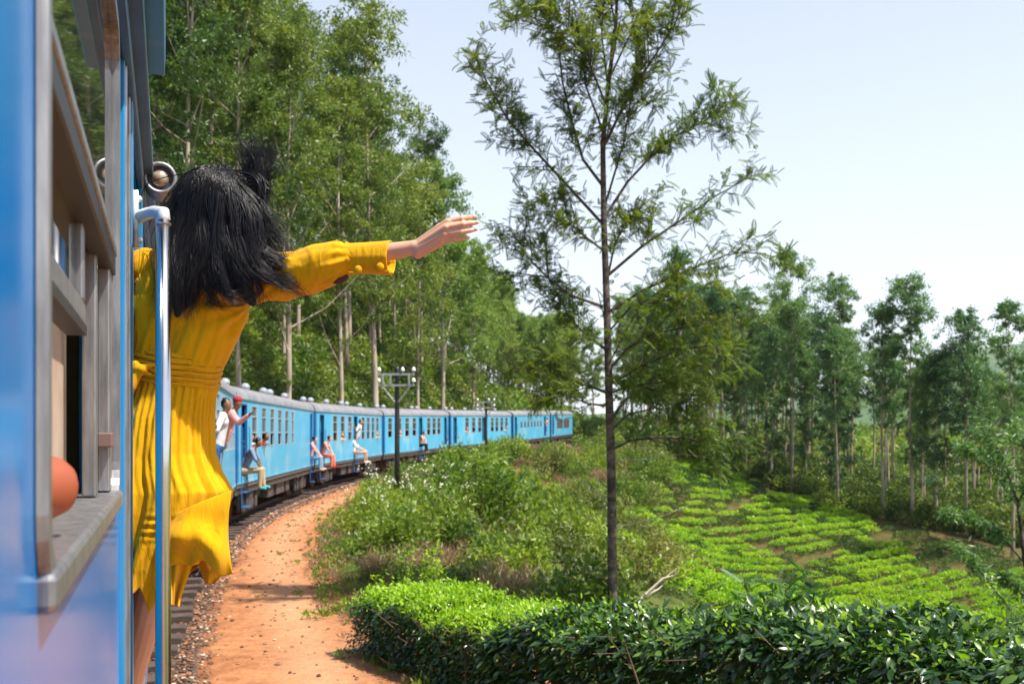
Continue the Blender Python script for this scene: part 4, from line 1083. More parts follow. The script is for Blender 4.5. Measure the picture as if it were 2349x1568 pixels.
    for i, d in enumerate(doors):
        def df(mb, wd=d[1]-d[0]):
            for y in (0, wd-.03): mb.box((-.055,y,0),(.012,y+.03,1.87))
            mb.box((-.055,.03,1.83),(.012,wd-.03,1.87))
            for y in (-.07, wd+.07): mb.tube([(.012,y,.35),(.055,y,.37),(.055,y,1.25),(.012,y,1.27)], .012, 5)
            mb.box((-.02,0,-.42),(.10,wd,-.39)); mb.box((-.015,.02,-.80),(.12,wd-.02,-.77)); mb.box((0,.0,-.8),(.02,.03,-.0)); mb.box((0,wd-.03,-.8),(.02,wd,0))
        shared_part(('door', round(d[1]-d[0],2)), df, 'doorway', M['deep_blue'], root, (0, d[0], FL))
        def dl(mb): mb.box((-.10,0,.02),(-.07,.66,1.84)); mb.box((-.105,.12,1.1),(-.101,.5,1.6))
        o = shared_part('leaf', dl, 'door', M['sky_blue'], root, (-.10, d[1]+.0, FL)); o.rotation_euler = (0,0,R(78))
    if loco:
        for q in gr:
            gm_ = MB(); gm_.box((.001,q[0],q[2]),(.012,q[1],q[3]))
            for z_ in np.arange(q[2]+.05, q[3]-.04, .07): gm_.box((.012,q[0]+.05,z_),(.030,q[1]-.05,z_+.03))
            gm_.build('grille', M['under_light'], root)
    # ventilators
    if not loco:
        for y in ((1.2,2.4,5.2,8.2,9.4,12.6) if idx != 5 else (7.4,)):
            def vf(mb): vent_mesh(mb, (0,0,0), .95)
            shared_part('vent', vf, 'ventilator', M['vent'], root, (-HALF+.62, y, GT+.34))
    # underframe
    u = MB(); u.box((-W2+.12,.05,.93),(-.05,ln-.05,1.0)); u.box((-.12,.05,.72),(-.055,ln-.05,.93)); u.box((-W2+.055,.05,.72),(-W2+.12,ln-.05,.93))
    for y0, y1, x0 in ((5.3,6.3,-.75),(6.8,8.3,-.8),(8.7,9.4,-.6)): u.box((x0,y0,.35),(-.14,y1,.74)); u.box((-W2+.14,y0,.35),(-W2-x0,y1,.74))
    u.cyl((-.5,4.6,.55),(-.5,5.2,.55),.16,10)
    u.build('underframe', M['under'], root)
    sb = MB(); sb.box((-.052,.04,.90),(-.010,ln-.04,.998)); sb.build('sole_bar', M['under_light'], root)
    for yc in (2.4, ln-2.4):
        def bf(mb):
            for x in (-.30, -W2+.30):
                mb.box((x-.06,-1.35,.42),(x+.06,1.35,.58)); mb.box((x-.10,-.35,.30),(x+.14,.35,.62))
                for y in (-.95,.95):
                    mb.box((x-.03,y-.16,.28),(x+.16,y+.16,.56))
                    for dy in (-.26,.26): mb.tube([(x+.08,y+dy,.22),(x+.08,y+dy,.66)], .055, 7)
                for dy in (-.18,0,.18): mb.tube([(x+.16,dy,.25),(x+.16,dy,.72)], .05, 7)
                for j in range(4): mb.box((x+.02,-.55+.06*j,.20+.03*j),(x+.10,.55-.06*j,.225+.03*j))
            mb.box((-W2+.36,-.2,.4),(-.36,.2,.7))
        bo = shared_part('bogie', bf, 'bogie', M['under'], root, (0, yc, 0))
        for y in (-.95,.95):
            for x in (-.545, -W2+.545):
                def wf(mb):
                    mb.cyl((-.06,0,0),(.06,0,0),.44,20); mb.cyl((-.085,0,0),(-.06,0,0),.47,20); mb.cyl((.06,0,0),(.10,0,0),.12,10)
                shared_part('wheel', wf, 'wheel', M['rust'], bo, (x, y, .445))
    return root
car_roots = [build_carriage(i, c[0], c[1], c[2], c[3], c[4], layouts[i]) for i, c in enumerate(cars)]
def car_pt(i, a, o, z):
    st, hd, ln, z0, z1 = cars[i]; d_ = dirv(hd); n_ = Vector((d_.y, -d_.x, 0))
    return st + d_*a + n_*o + Vector((0, 0, z + z0 + (z1-z0)*a/ln))

# ---------------------------------------------------------------- the near carriage
near = empty('carriage', (S0.x, S0.y, 0)); near.rotation_euler = (0, 0, HEAD0)
tag(near, 'near blue carriage filling the left edge, with open window and steel grab pole', 'carriage', 'carriages of the train')
NG = 3.32
# local: y along the train, x outward
def q_(*r): return r
wins_n = [(-5.0,-3.8,2.14,3.05),(-3.1,-1.9,2.14,3.05),(-.95,.42,2.14,3.05),(.985,2.33,2.165,3.16),(5.1,6.3,2.14,3.05),(7.0,8.2,2.14,3.05)]
door_n = (3.05, 3.97, 1.38, 3.20)
b = MB(); sh = Matrix.Translation((-HALF, -5.4, 0))
rc = [(a+5.4, b_+5.4, c, d) for a, b_, c, d in wins_n+[door_n]]
wall_holes(b, 15.6, .92, NG, rc, HALF, .07, sh); b.build('side_wall', M['near_blue'], near); b = MB(); wall_holes(b, 15.6, .92, NG, [r for r in rc if r[2] > 2], -HALF, .07, sh)
b.build('side_wall', M['near_blue'], near)
b = MB(); b.box((-2*HALF+.08,-5.41,.92),(-.075,-5.30,NG)); b.box((-2*HALF+.08,10.1,.92),(-.075,10.21,NG)); b.build('end_wall', M['deep_blue'], near)
b = MB(); b.box((-2*HALF+.075,-5.29,1.15),(-.075,10.09,1.20)); b.box((-2*HALF+.075,-5.29,NG-.05),(-.075,10.09,NG-.02)); b.box((-1.15,4.0,1.2),(-.08,4.05,3.2)); b.build('interior', M['interior_dark'], near)
b = MB(); b.box((-1.5,2.92,1.2),(-.075,2.98,3.2)); b.box((-.55,-.2,1.2),(-.12,.9,1.62)); b.box((-.50,2.48,1.2),(-.09,2.54,2.0))
b.build('vestibule_partition', M['interior'], near)
b = MB(); na = 16; vs = []
for y in (-5.45, 10.25):
    for k in range(na+1):
        t_ = math.pi*k/na; c_, s_ = math.cos(t_), math.sin(t_); vs.append((-HALF+(HALF+.03)*math.copysign(abs(c_)**.8, c_), y, NG-.01+.55*abs(s_)**.75))
b.add(vs, [(k, k+1, na+2+k, na+1+k) for k in range(na)]); b.build('roof', M['roof'], near, smooth=True)
b = MB(); b.box((.001,-5.4,3.27),(.058,10.2,3.315)); b.box((.001,-5.4,3.215),(.026,10.2,3.269)); b.build('gutter', M['door_dark'], near, bevel=.006)
b = MB(); b.box((.002,-1.2,3.34),(.102,3.08,3.375)); b.box((.085,-1.2,3.376),(.104,3.08,3.46)); b.box((.002,-1.2,3.376),(.02,3.08,3.46)); b.build('rain_channel', M['jamb_blue'], near, bevel=.005)
# doorway: frames, steps, the folded-back door
b = MB(); b.box((-.071,2.62,1.0),(.010,2.66,3.26)); b.box((.0105,2.94,1.0),(.018,3.045,3.26)); b.box((-.075,3.02,1.22),(-.001,3.048,3.20))
b.build('door_frame', M['jamb_blue'], near, bevel=.003)
for y0 in (2.66, 2.905): b = MB(); b.box((.0012,y0,.95),(.014,y0+.030,3.26)); b.build('trim_strip', M['alu'], near, bevel=.004)
b = MB(); b.box((-.30,3.955,1.22),(-.0712,4.0,3.2)); b.box((.001,3.972,1.0),(.020,4.03,3.25)); b.build('door_frame', M['jamb_blue'], near, bevel=.003)
b = MB(); b.box((-.10,3.90,1.25),(-.072,3.953,3.18)); b.build('door_edge', M['alu_brown'], near)
b = MB(); b.box((-.9,2.99,1.33),(.03,4.0,1.378)); b.box((-.30,3.1,.80),(.05,3.9,.83)); b.box((-.30,3.1,.44),(.06,3.9,.47)); b.box((-.02,3.08,.44),(.02,3.11,1.17)); b.box((-.02,3.89,.44),(.02,3.92,1.17)); b.build('door_step', M['under_light'], near)
# grab pole with its bracket
def grab(pa, po, ya):
    h = MB(); h.tube([(po,pa,1.02),(po,pa,1.4),(po,pa,2.2),(po,pa,2.875)], .0205, 20); g_ = h.build('grab_pole', M['steel'], near, smooth=True)
    c_ = MB(); c_.box((.0185,ya-.022,2.82),(.032,ya+.022,2.975))
    c_.tube([(.03,ya,2.902),(.05,ya+(pa-ya)*.3,2.906),(.075,ya+(pa-ya)*.7,2.904),(po,pa,2.896),(po,pa,2.862)], [.017,.0165,.0165,.0175,.0215], 14)
    for zz in (2.84, 2.955): c_.ball((.033,ya,zz), .010, 8, 6)
    br = c_.build('pole_bracket', M['white_paint'], g_, smooth=True)
    c2 = MB(); c2.box((.0185,ya-.022,1.06),(.032,ya+.022,1.20)); c2.tube([(.03,ya,1.12),(.07,pa,1.12),(po,pa,1.10)], .0165, 12); c2.build('pole_bracket', M['white_paint'], g_, smooth=True)
grab(2.86, .098, 2.985)
# marker lamp on the far door post
b = MB(); lc = Vector((.082, 4.10, 3.262)); b.tube([lc+Vector((0,-.10,0)), lc+Vector((0,.05,0))], .056, 28); b.tube([lc+Vector((-.06,.02,0)), lc+Vector((-.09,.02,0))], .02, 8)
lamp = b.build('marker_lamp', M['alu_brown'], near, smooth=False)
b = MB(); vs = []; nn_ = 32
prof = [(.045,-.098),(.047,-.112),(.054,-.116),(.061,-.112),(.063,-.100),(.058,-.095)]
for r_, y_ in prof:
    for k in range(nn_): a_ = 2*math.pi*k/nn_; vs.append(lc+Vector((r_*math.cos(a_), y_, r_*math.sin(a_))))
np_ = len(prof); b.add(vs, [(j*nn_+k, j*nn_+(k+1)%nn_, ((j+1)%np_)*nn_+(k+1)%nn_, ((j+1)%np_)*nn_+k) for j in range(np_) for k in range(nn_)]); b.build('lamp_rim', M['alu'], lamp, smooth=True)
b = MB(); b.ball(lc+Vector((0,-.088,0)), (.036,.030,.036), 20, 12); b.build('lamp_bulb', mat('dusty_lamp_dome', (.30,.20,.13), .3, .4, col2=(.45,.36,.28), nscale=30), lamp, smooth=True)
b = MB(); b.cyl(lc+Vector((0,-.1015,0)), lc+Vector((0,-.099,0)), .047, 28); b.build('lamp_reflector', M['rubber'], lamp)
b = MB(); b.box((-.105,1.82,1.2),(-.080,2.15,2.645)); b.build('wall_lining', M['interior'], near)
# window furniture
def window_near(w_, detail):
    y0, y1, z0, z1 = w_
    f = MB(); r = .07; ins = .016
    def rr_loop(y0, y1, z0, z1, r, x):
        pts = []
        for cy, cz, a0 in ((y1-r, z1-r, 0), (y0+r, z1-r, 90), (y0+r, z0+r, 180), (y1-r, z0+r, 270)):
            for k in range(7): a_ = R(a0+15*k); pts.append(Vector((x, cy+r*math.cos(a_), cz+r*math.sin(a_))))
        return pts
    loops = [rr_loop(y0-.028, y1+.028, z0-.028, z1+.028, .09, .0012), rr_loop(y0-.024, y1+.024, z0-.024, z1+.024, .086, .011), rr_loop(y0+.002, y1-.002, z0+.002, z1-.002, .07, .011), rr_loop(y0+.004, y1-.004, z0+.004, z1-.004, .068, -.055)]
    n_ = len(loops[0]); vs = [p for l in loops for p in l]
    f.add(vs, [(j*n_+k, j*n_+(k+1)%n_, (j+1)*n_+(k+1)%n_, (j+1)*n_+k) for j in range(3) for k in range(n_)])
    fo = f.build('window_frame', M['alu'] , near, smooth=False)
    if not detail:
        g = MB(); g.box((-.034,y0+.01,z0+.35),(-.028,y1-.01,z1-.01)); g.build('pane', M['glass_near'], fo); return
    g = MB(); g.box((-.010,y0+.006,2.70),(-.004,y1-.006,z1-.006)); g.build('pane', M['glass_near'], fo)
    s1 = MB(); s1.box((-.030,y0+.006,2.680),(.006,y1-.006,2.700)); s1.build('transom', M['alu'], fo, bevel=.003); s1 = MB(); s1.box((-.034,y0+.006,2.640),(.003,y1-.006,2.679)); s1.build('gasket', M['gasket'], fo, bevel=.003)
    s2 = MB(); s2.box((-.046,y0+.013,2.478),(-.020,1.80,2.515)); s2.box((-.046,1.76,2.516),(-.020,1.80,2.65)); s2.box((-.046,y0+.013,2.516),(-.020,y0+.03,2.65)); s2.build('sliding_sash', M['alu'], fo, bevel=.004)
    g3 = MB(); g3.box((-.050,y0+.013,2.462),(-.018,1.81,2.477)); g3.box((-.052,y0+.013,2.600),(-.047,1.80,2.640)); g3.build('gasket', M['gasket'], fo)
    g2 = MB(); g2.box((-.036,y0+.032,2.516),(-.031,1.758,2.65)); g2.build('pane', M['glass_near'], fo)
    s3 = MB(); s3.box((-.045,2.06,z0+.013),(-.019,2.10,2.65)); s3.box((-.030,2.235,z0+.013),(-.004,2.315,2.65)); s3.build('sash_stile', M['alu'], fo, bevel=.004)
    s4 = MB(); s4.box((-.024,2.16,2.27),(.004,2.234,2.30)); s4.build('latch', mat('brown_latch', (.16,.10,.09), .5), fo, bevel=.003)
    s5 = MB(); s5.box((-.071,y0-.01,z0-.028),(.017,y1+.01,z0+.010)); s5.build('window_sill', M['alu'], fo, bevel=.008)
for k, w_ in enumerate(wins_n): window_near(w_, k == 3)
b = MB(); b.box((-1.35,1.50,1.2),(-.12,1.58,2.75)); b.build('seat_back', M['interior'], near, bevel=.02)
b = MB(); b.box((-2*HALF+.08,-5.3,.6),(-.06,10.1,.92)); b.box((-.8,-1,.35),(-.14,1.5,.62)); b.build('underframe', M['under'], near)

# ---------------------------------------------------------------- telegraph poles
def telegraph(px, D, top_py, base_py, w_px, arms, label):
    x, y = at_px(px, D); zt_ = P(px, top_py, D).z; zb = gh(x, y)-.4
    root = empty('telegraph_pole', (x, y, zb)); root.rotation_euler = (0,0,R(-6)); tag(root, label, 'telegraph pole'); H_ = zt_-zb; r = w_px*K/F*D/2
    b = MB(); b.tube([(0,0,0),(0,0,H_*.5),(0,0,H_-.12),(0,0,H_)], [r*1.15,r*1.0,r*.85,r*.8], 12); b.build('pole', M['pole_tar'], root, smooth=True)
    hw = arms*K/F*D/2; zs = [P(px, top_py+18, D).z-zb, P(px, top_py+43, D).z-zb] if D < 50 else [P(px, top_py+9, D).z-zb, P(px, top_py+22, D).z-zb]
    for z_ in zs:
        b = MB(); b.box((-hw,-r-.07,z_-.035),(hw,-r-.005,z_+.035)); b.build('crossarm', M['arm_grey'], root)
    for x_ in (-hw*.72, hw*.72, -hw*.3):
        b = MB(); b.box((x_-.03,-r-.10,zs[1]+.035),(x_+.03,-r-.075,zs[0]-.035)); b.build('spacer', M['arm_grey'], root)
    for s_ in (-1,1):
        b = MB(); b.tube([(s_*hw*.78,-r-.05,zs[1]-.03),(s_*r*.8,-r-.02,zs[1]-(zs[0]-zs[1])*1.5)], .028, 6); b.build('strut', M['arm_grey'], root)
    for z_ in zs:
        for x_ in ((-hw*.96, hw*.35, hw*.96) if z_ == zs[0] else (-hw*.96, hw*.96)):
            b = MB(); b.tube([(x_,-r-.04,z_+.03),(x_,-r-.04,z_+.14)], .012, 5); b.tube([(x_,-r-.04,z_+.10),(x_,-r-.04,z_+.15),(x_,-r-.04,z_+.19),(x_,-r-.04,z_+.24)], [.06,.075,.05,.035], 8); b.build('insulator', M['porcelain'], root, smooth=True)
telegraph(911, 34, 840, 1115, 12, 84, 'near tarred telegraph pole with two grey crossarms standing in the flowering shrubs')
telegraph(1115, 66, 912, 1025, 6, 40, 'thin far telegraph pole against the fifth blue carriage')

# ---------------------------------------------------------------- near planting: hedge, feathery shrub, edge tree, path litter
def big_leaf(rg, n=1):
    """a pointed, folded, slightly curved leaf, unit length along x"""
    V = []; Q = []
    st = [(0,0),(.22,.30),(.5,.40),(.78,.26),(1.0,0)]
    for i, (x, w_) in enumerate(st): V += [(x, w_*.5, .10*w_-.16*x*x), (x, 0, -.16*x*x), (x, -w_*.5, .10*w_-.16*x*x)]
    for i in range(4):
        for k in range(2): b = i*3+k; Q.append((b, b+1, b+4, b+3))
    return np.array(V), np.array(Q)
def leaves_mesh(C, Dr, Up, L, rg):
    lv, lq = big_leaf(rg); n = len(C); d = norm(Dr); s_ = norm(np.cross(Up, d)); u = np.cross(d, s_)
    V = C[:,None,:] + (lv[None,:,0:1]*d[:,None] + lv[None,:,1:2]*s_[:,None] + lv[None,:,2:3]*u[:,None])*L[:,None,None]
    Q = (lq[None] + (np.arange(n)*len(lv))[:,None,None]).reshape(-1,4)
    return V.reshape(-1,3), Q
hA, hB = np.array([-1.78, 11.3]), np.array([2.5, 4.8]); hd = (hB-hA)/np.linalg.norm(hB-hA); hn = np.array([hd[1], -hd[0]])   # hn points to the camera side (left)
if hn[0] > 0: hn = -hn
hlen = np.linalg.norm(hB-hA)
def htop(t): return np.interp(t, [-.05,0,.05,.40,.46,.70,.88,1.0,1.3], [.18,.36,.42,.55,.64,.95,1.10,1.17,1.2])
def hedge_pts(n, t0, t1, width, rg, topfrac, frontfrac=.7):
    C = []; Dr = []
    t = rg.uniform(t0, t1, n); top = rg.random(n) < topfrac
    zt_ = htop(t) + .045*np.sin(t*hlen*2.3) + .035*np.sin(t*hlen*5.7+1) + .03*np.sin(t*hlen*12.3+2)
    acr = rg.uniform(0, width, n)                       # across, 0 = camera side
    ze = zt_ - .10*np.clip(1-acr/.25, 0, 1)**2 - .10*np.clip((acr-width+.25)/.25, 0, 1)**2
    z = np.where(top, ze + rg.normal(size=n)*.03 + .05*(rg.random(n) < .1)*rg.random(n), 0)
    fr = ~top; zz = ze - rg.random(n)**1.15*(ze+.2)*.98
    side = rg.random(n) < frontfrac
    acr = np.where(fr, np.where(side, rg.normal(size=n)*.04 + .42*rg.random(n)**1.6, width + rg.normal(size=n)*.05), acr)
    z = np.where(fr, zz, z)
    xy = hA[None] + hd[None]*(t*hlen)[:,None] - hn[None]*acr[:,None]
    C = np.concatenate([xy, z[:,None]], 1)
    out = np.where(fr & side, 1, np.where(fr, -1, rg.uniform(-.7,.9,n)))
    Dr = np.concatenate([hn[None]*out[:,None]*.9 + hd[None]*rg.normal(size=(n,1))*.6, (rg.normal(size=(n,1))*.35 + np.where(top, .25, -.25)[:,None])], 1)
    Up = np.concatenate([hn[None]*out[:,None]*.5, np.ones((n,1))], 1) + rg.normal(size=(n,3))*.35
    return C, Dr, Up, t
rg = np.random.default_rng(404)
def hedge(t0, t1, n, L0_, L1_, m, label, seed, topfrac, nbig, young=0):
    rg = np.random.default_rng(seed); width = 1.25
    mid = hA + hd*hlen*(t0+t1)/2; root = empty('tea_hedge', (mid[0], mid[1], 0)); tag(root, label, 'hedge'); off = np.array([mid[0], mid[1], 0])
    C, Dr, Up, t = hedge_pts(n, t0, t1, width, rg, topfrac); L = rg.uniform(L0_, L1_, n)*(.7+.5*rg.random(n))
    V, Q = leaves_mesh(C-off, Dr, Up, L, rg); tag(fastmesh('foliage', V, Q, m, root, smooth=True), kind='stuff')
    if young:
        C, Dr, Up, t = hedge_pts(young, t0, t1, width, rg, 1.0); C[:,2] += .02+.07*rg.random(young)**2; C[:,:2] += hn*.03; Dr[:,2] += .6*rg.random(young); L = rg.uniform(.04, .06, young)*(.7+.5*rg.random(young))
        V, Q = leaves_mesh(C-off, Dr, Up, L, rg); tag(fastmesh('young_shoots', V, Q, M['leaf_hedge_light'], root, smooth=True), kind='stuff')
    sb = MB()
    for k in range(int(70*(t1-t0))+10):
        tt_ = rg.uniform(t0, t1); a_ = rg.uniform(.05, width-.1); b0 = hA+hd*tt_*hlen-hn*(a_+.1*rg.normal()); zt_ = float(htop(tt_))
        e = b0 + hn*rg.normal()*.22 + hd*rg.normal()*.25; m_ = (b0+e)/2 + rg.normal(size=2)*.05
        sb.tube([(b0[0]-off[0], b0[1]-off[1], -.3), (m_[0]-off[0], m_[1]-off[1], zt_*.5), (e[0]-off[0], e[1]-off[1], zt_-.05)], [.016,.011,.004], 5, False)
    for k in range(int(60*(t1-t0))):                  # thin bare shoots on the camera side
        tt_ = rg.uniform(t0, t1); b0 = hA+hd*tt_*hlen+hn*rg.normal()*.03; z_ = float(htop(tt_))*rg.uniform(.2,.95); e = b0+hn*rg.uniform(.05,.2)+hd*rg.normal()*.2
        sb.tube([(b0[0]-off[0], b0[1]-off[1], z_), (e[0]-off[0], e[1]-off[1], z_+rg.uniform(-.05,.2))], [.004,.002], 4, False)
    sb.build('stem', M['twig'], root)
    lv, lq = big_leaf(rg); first = None
    for k in range(nbig):
        C, Dr, Up, t = hedge_pts(1, t0, t1, width, rg, .45, 1.0)
        d = norm(Dr[0]); s_ = norm(np.cross(Up[0], d)); u = np.cross(d, s_); L = rg.uniform(.10,.135)
        if first is None: first = fastmesh('leaf', lv, lq, m, root, smooth=True); o = first
        else: o = first.copy(); COL.objects.link(o); o.parent = root
        c = C[0]-off; c[:2] += hn*.04; c[2] += .01
        o.matrix_local = Matrix([[d[0]*L, s_[0]*L, u[0]*L, c[0]], [d[1]*L, s_[1]*L, u[1]*L, c[1]], [d[2]*L, s_[2]*L, u[2]*L, c[2]], [0,0,0,1]])
    return root
hedge(-.01, .39, 21000, .045, .068, M['leaf_hedge'], 'bright light green clipped end of the tea hedge beside the dirt path', 405, .25, 0, 12000)
hedge(.36, 1.22, 30000, .07, .11, M['leaf_hedge'], 'dark glossy tea hedge with big leaves along the bottom right edge', 406, .36, 200, 2200)

# feathery shrub rising behind the hedge
def feather_shrub(px, D, top, spread, n, label, seed, name='feathery_shrub', m='leaf_fern', L=.26):
    rg = np.random.default_rng(seed); x, y = at_px(px, D); z = gh(x, y); root = empty(name, (x, y, z)); tag(root, label, 'shrub')
    H = P(px, top, D).z - z; sb = MB(); pts = []; dirs = []
    for k in range(n):
        az = k*2.4+rg.normal()*.3; rr = spread*(.2+.8*rg.random()); h = H*(.62+.4*rg.random())*(1.05-.35*rr/spread)
        e = Vector((math.cos(az)*rr, math.sin(az)*rr, h)); m_ = Vector((e.x*.35, e.y*.35, h*.6)); sb.tube([(0,0,-.1), m_, e], [.014,.009,.004], 4, False)
        for j in range(11):
            c = m_.lerp(e, j/10.0); pts.append(tuple(c)); a2 = rg.random()*6.28; dirs.append((math.cos(a2), math.sin(a2), .25+.3*rg.random()))
    sb.build('stem', M['twig'], root); V, Q = fronds_at(pts, dirs, rg, L=L, n=11, spread=.5); fastmesh('fronds', V, Q, M[m], root)
feather_shrub(1790, 9.5, 1235, .75, 30, 'feathery dark green shrub rising behind the hedge against the tea field', 501)
feather_shrub(1990, 12.5, 1395, .5, 12, 'low feathery shrub just above the hedge right of the taller feathery one', 502)
# leafy young tree reaching in from the right edge
def edge_tree():
    rg = np.random.default_rng(88); D = 13.0; b0 = P(2400, 1600, D); z = gh(b0.x, b0.y); o = Vector((b0.x, b0.y, z)); root = empty('young_tree', tuple(o)); tag(root, 'young leafy tree with thin dark stem reaching in at the right edge above the hedge', 'tree')
    sb = MB(); parts = []
    st = [(2400,1620),(2385,1500),(2352,1290),(2335,1150),(2300,1050),(2255,970)]
    tp = [P(a, b_, D)-o for a, b_ in st]; tp[0].z = -.2; sb.tube(tp, [.05,.042,.032,.024,.015,.006], 8)
    br = [[(2380,1480),(2320,1400),(2250,1310),(2190,1240)],[(2350,1290),(2300,1230),(2240,1190),(2170,1175)],[(2335,1150),(2380,1080),(2400,1000)],[(2300,1050),(2330,985),(2345,950)],[(2310,1070),(2250,1040),(2200,1020)],[(2345,1200),(2400,1150),(2450,1120)],[(2370,1400),(2330,1340),(2300,1320)]]
    for b_ in br:
        bend = rg.uniform(-.6,.6); q = [P(a, c, D+bend*i)-o for i, (a, c) in enumerate(b_)]; sb.tube(q, np.linspace(.014,.004,len(q)), 5, False)
        for j in range(46):
            u = (.25+.75*rg.random())*(len(q)-1-1e-3); i = int(u); c = q[i].lerp(q[i+1], u-i); C = blobpts(tuple(c), (.13,.13,.11), 11, rg, .1); parts.append(leafquads(C, rg, .095, .03, .35))
    for j in range(60):
        c = tp[3].lerp(tp[5], rg.random()); C = blobpts(tuple(c), (.2,.2,.16), 10, rg, .1); parts.append(leafquads(C, rg, .095, .03, .35))
    sb.build('trunk', M['bark_grev'], root, smooth=True); V, Q = join(parts); fastmesh('crown', V, Q, M['leaf_euc_cool'], root)
edge_tree()
# dead bent stems before the tea field
b = MB(); o = P(1500, 1400, 13); zz = gh(o.x, o.y)
for q in ([(1470,1372),(1500,1345),(1555,1300)], [(1480,1362),(1520,1325),(1545,1318)], [(1478,1366),(1510,1350),(1530,1330)]):
    b.tube([P(a, c, 13+.15*i)-Vector((o.x,o.y,zz)) for i, (a, c) in enumerate(q)], [.018,.013,.005], 5)
b.tube([P(1470,1372,13)-Vector((o.x,o.y,zz)), P(1462,1420,13)-Vector((o.x,o.y,zz)), Vector((-.15,0,-.1))], [.018,.02,.022], 5)
d_ = b.build('dead_branch', M['dry_stem']); d_.location = (o.x, o.y, zz); tag(d_, 'bleached dead branch leaning over the dark hedge beside the tea rows', 'branch')
# thin sapling with yellow-green leaves beside the path
def sapling():
    rg = np.random.default_rng(99); D = 13.2; b0 = P(925, 1440, D); z = gh(b0.x, b0.y); o = Vector((b0.x, b0.y, z)); root = empty('sapling', tuple(o)); tag(root, 'thin sapling with yellow-green leaves at the left end of the hedge', 'sapling')
    sb = MB(); parts = []
    for b_ in ([(925,1440),(935,1370),(930,1290),(935,1255)],[(935,1400),(965,1330),(985,1280),(1000,1262)],[(925,1440),(905,1390),(880,1345),(858,1330)],[(960,1340),(990,1330),(1005,1300)]):
        q = [P(a, c, D)-o for a, c in b_]; sb.tube(q, np.linspace(.012,.003,len(q)), 5, False)
        for j in range(30):
            u = (.4+.6*rg.random())*(len(q)-1-1e-3); i = int(u); c = q[i].lerp(q[i+1], u-i); parts.append(leafquads(np.array(c)[None]+rg.normal(size=(3,3))*.06, rg, .07, .028, -.2))
    sb.build('stem', M['twig'], root); V, Q = join(parts); fastmesh('foliage', V, Q, M['leaf_hedge_light'], root)
sapling()
# stones, clods and weeds of the path
def stone_mesh(seed):
    rg = np.random.default_rng(seed); mb = MB(); mb.ball((0,0,.2), (1,.8,.5), 7, 5); V = np.array([list(v) for v in mb.v]); V = V*(1+rg.normal(size=V.shape)*.10); return V, mb.f
def loose_mb(name, V, F_, m):
    me = bpy.data.meshes.new(name); me.from_pydata([tuple(v) for v in V], [], F_); me.materials.append(m); me.update(); return bpy.data.objects.new(name, me)
st_m = [mat('grey_brown_pebbles', (.20,.09,.05), .9, col2=(.36,.19,.11), nscale=2), mat('dark_clods', (.07,.035,.022), .95, col2=(.14,.07,.04), nscale=2), mat('pale_chips', (.45,.36,.28), .9)]
ST = [loose_mb('pebble_%s' % c, *stone_mesh(600+i), st_m[i]) for i, c in enumerate(('a','b','c'))]
rg = np.random.default_rng(700); T = []
for _ in range(11000):
    s = rg.uniform(47, 105); o_ = rg.choice([rg.uniform(.1,.5), rg.uniform(-.2,3.4) if rg.random() < .5 else rg.uniform(.0,.4)]); p, d_, n_ = cl_at(s); q = p + n_*(o_+HALF)
    if q.y < 4: continue
    dark = rg.random(); T.append((0 if dark < .5 else (1 if dark < .9 else 2), q.x, q.y, 0, rg.uniform(0,6.28), rg.uniform(.006,.024)*(1.6 if rg.random() < .06 else 1)*(1+.02*q.y)))
for _ in range(9000):
    s = rg.uniform(50, 95); o_ = rg.uniform(-3.2,.25); p, d_, n_ = cl_at(s); q = p + n_*(o_+HALF); T.append((1 if rg.random() < .75 else 0, q.x, q.y, 0, rg.uniform(0,6.28), rg.uniform(.015,.038)))
T = np.array(T); T[:,3] = ground_h(T[:,1], T[:,2]); S1, L1, Z1 = track_sl(T[:,1], T[:,2]); T[:,3] = np.where(np.abs(L1) < 1.75, Z1-.165, T[:,3])
tag(scatter('pebbles', ST, T), 'pebbles, clods and chips strewn over the red path and ballast', 'pebbles')
WD = [loose('weed_a', *leafquads(blobpts((0,0,.05),(.09,.09,.05),26,np.random.default_rng(1),.1), np.random.default_rng(2), .06,.022,0,.8), M['leaf_shrub']),
      loose('weed_b', *leafquads(blobpts((0,0,.05),(.10,.10,.04),30,np.random.default_rng(3),.1), np.random.default_rng(4), .09,.010,0,.9), M['leaf_dry'])]
T = []
for _ in range(2600):
    s = rg.uniform(48, 105); edge = rg.random() < .8; o_ = (2.55 - abs(rg.normal())*.30) if edge else rg.uniform(.4,2.4); p, d_, n_ = cl_at(s); q = p + n_*(o_+HALF)
    if q.y < 5 or (not edge and rg.random() < .6) or (q.y < 13 and rg.random() < .75): continue
    T.append((0 if rg.random() < .6 else 1, q.x, q.y, 0, rg.uniform(0,6.28), rg.uniform(.35,1.3)*(1.2 if edge else .7)))
T = np.array(T); T[:,3] = ground_h(T[:,1], T[:,2])-.01
tag(scatter('path_weeds', WD, T), 'small weeds and dry tufts along the edge of the red path', 'weeds')

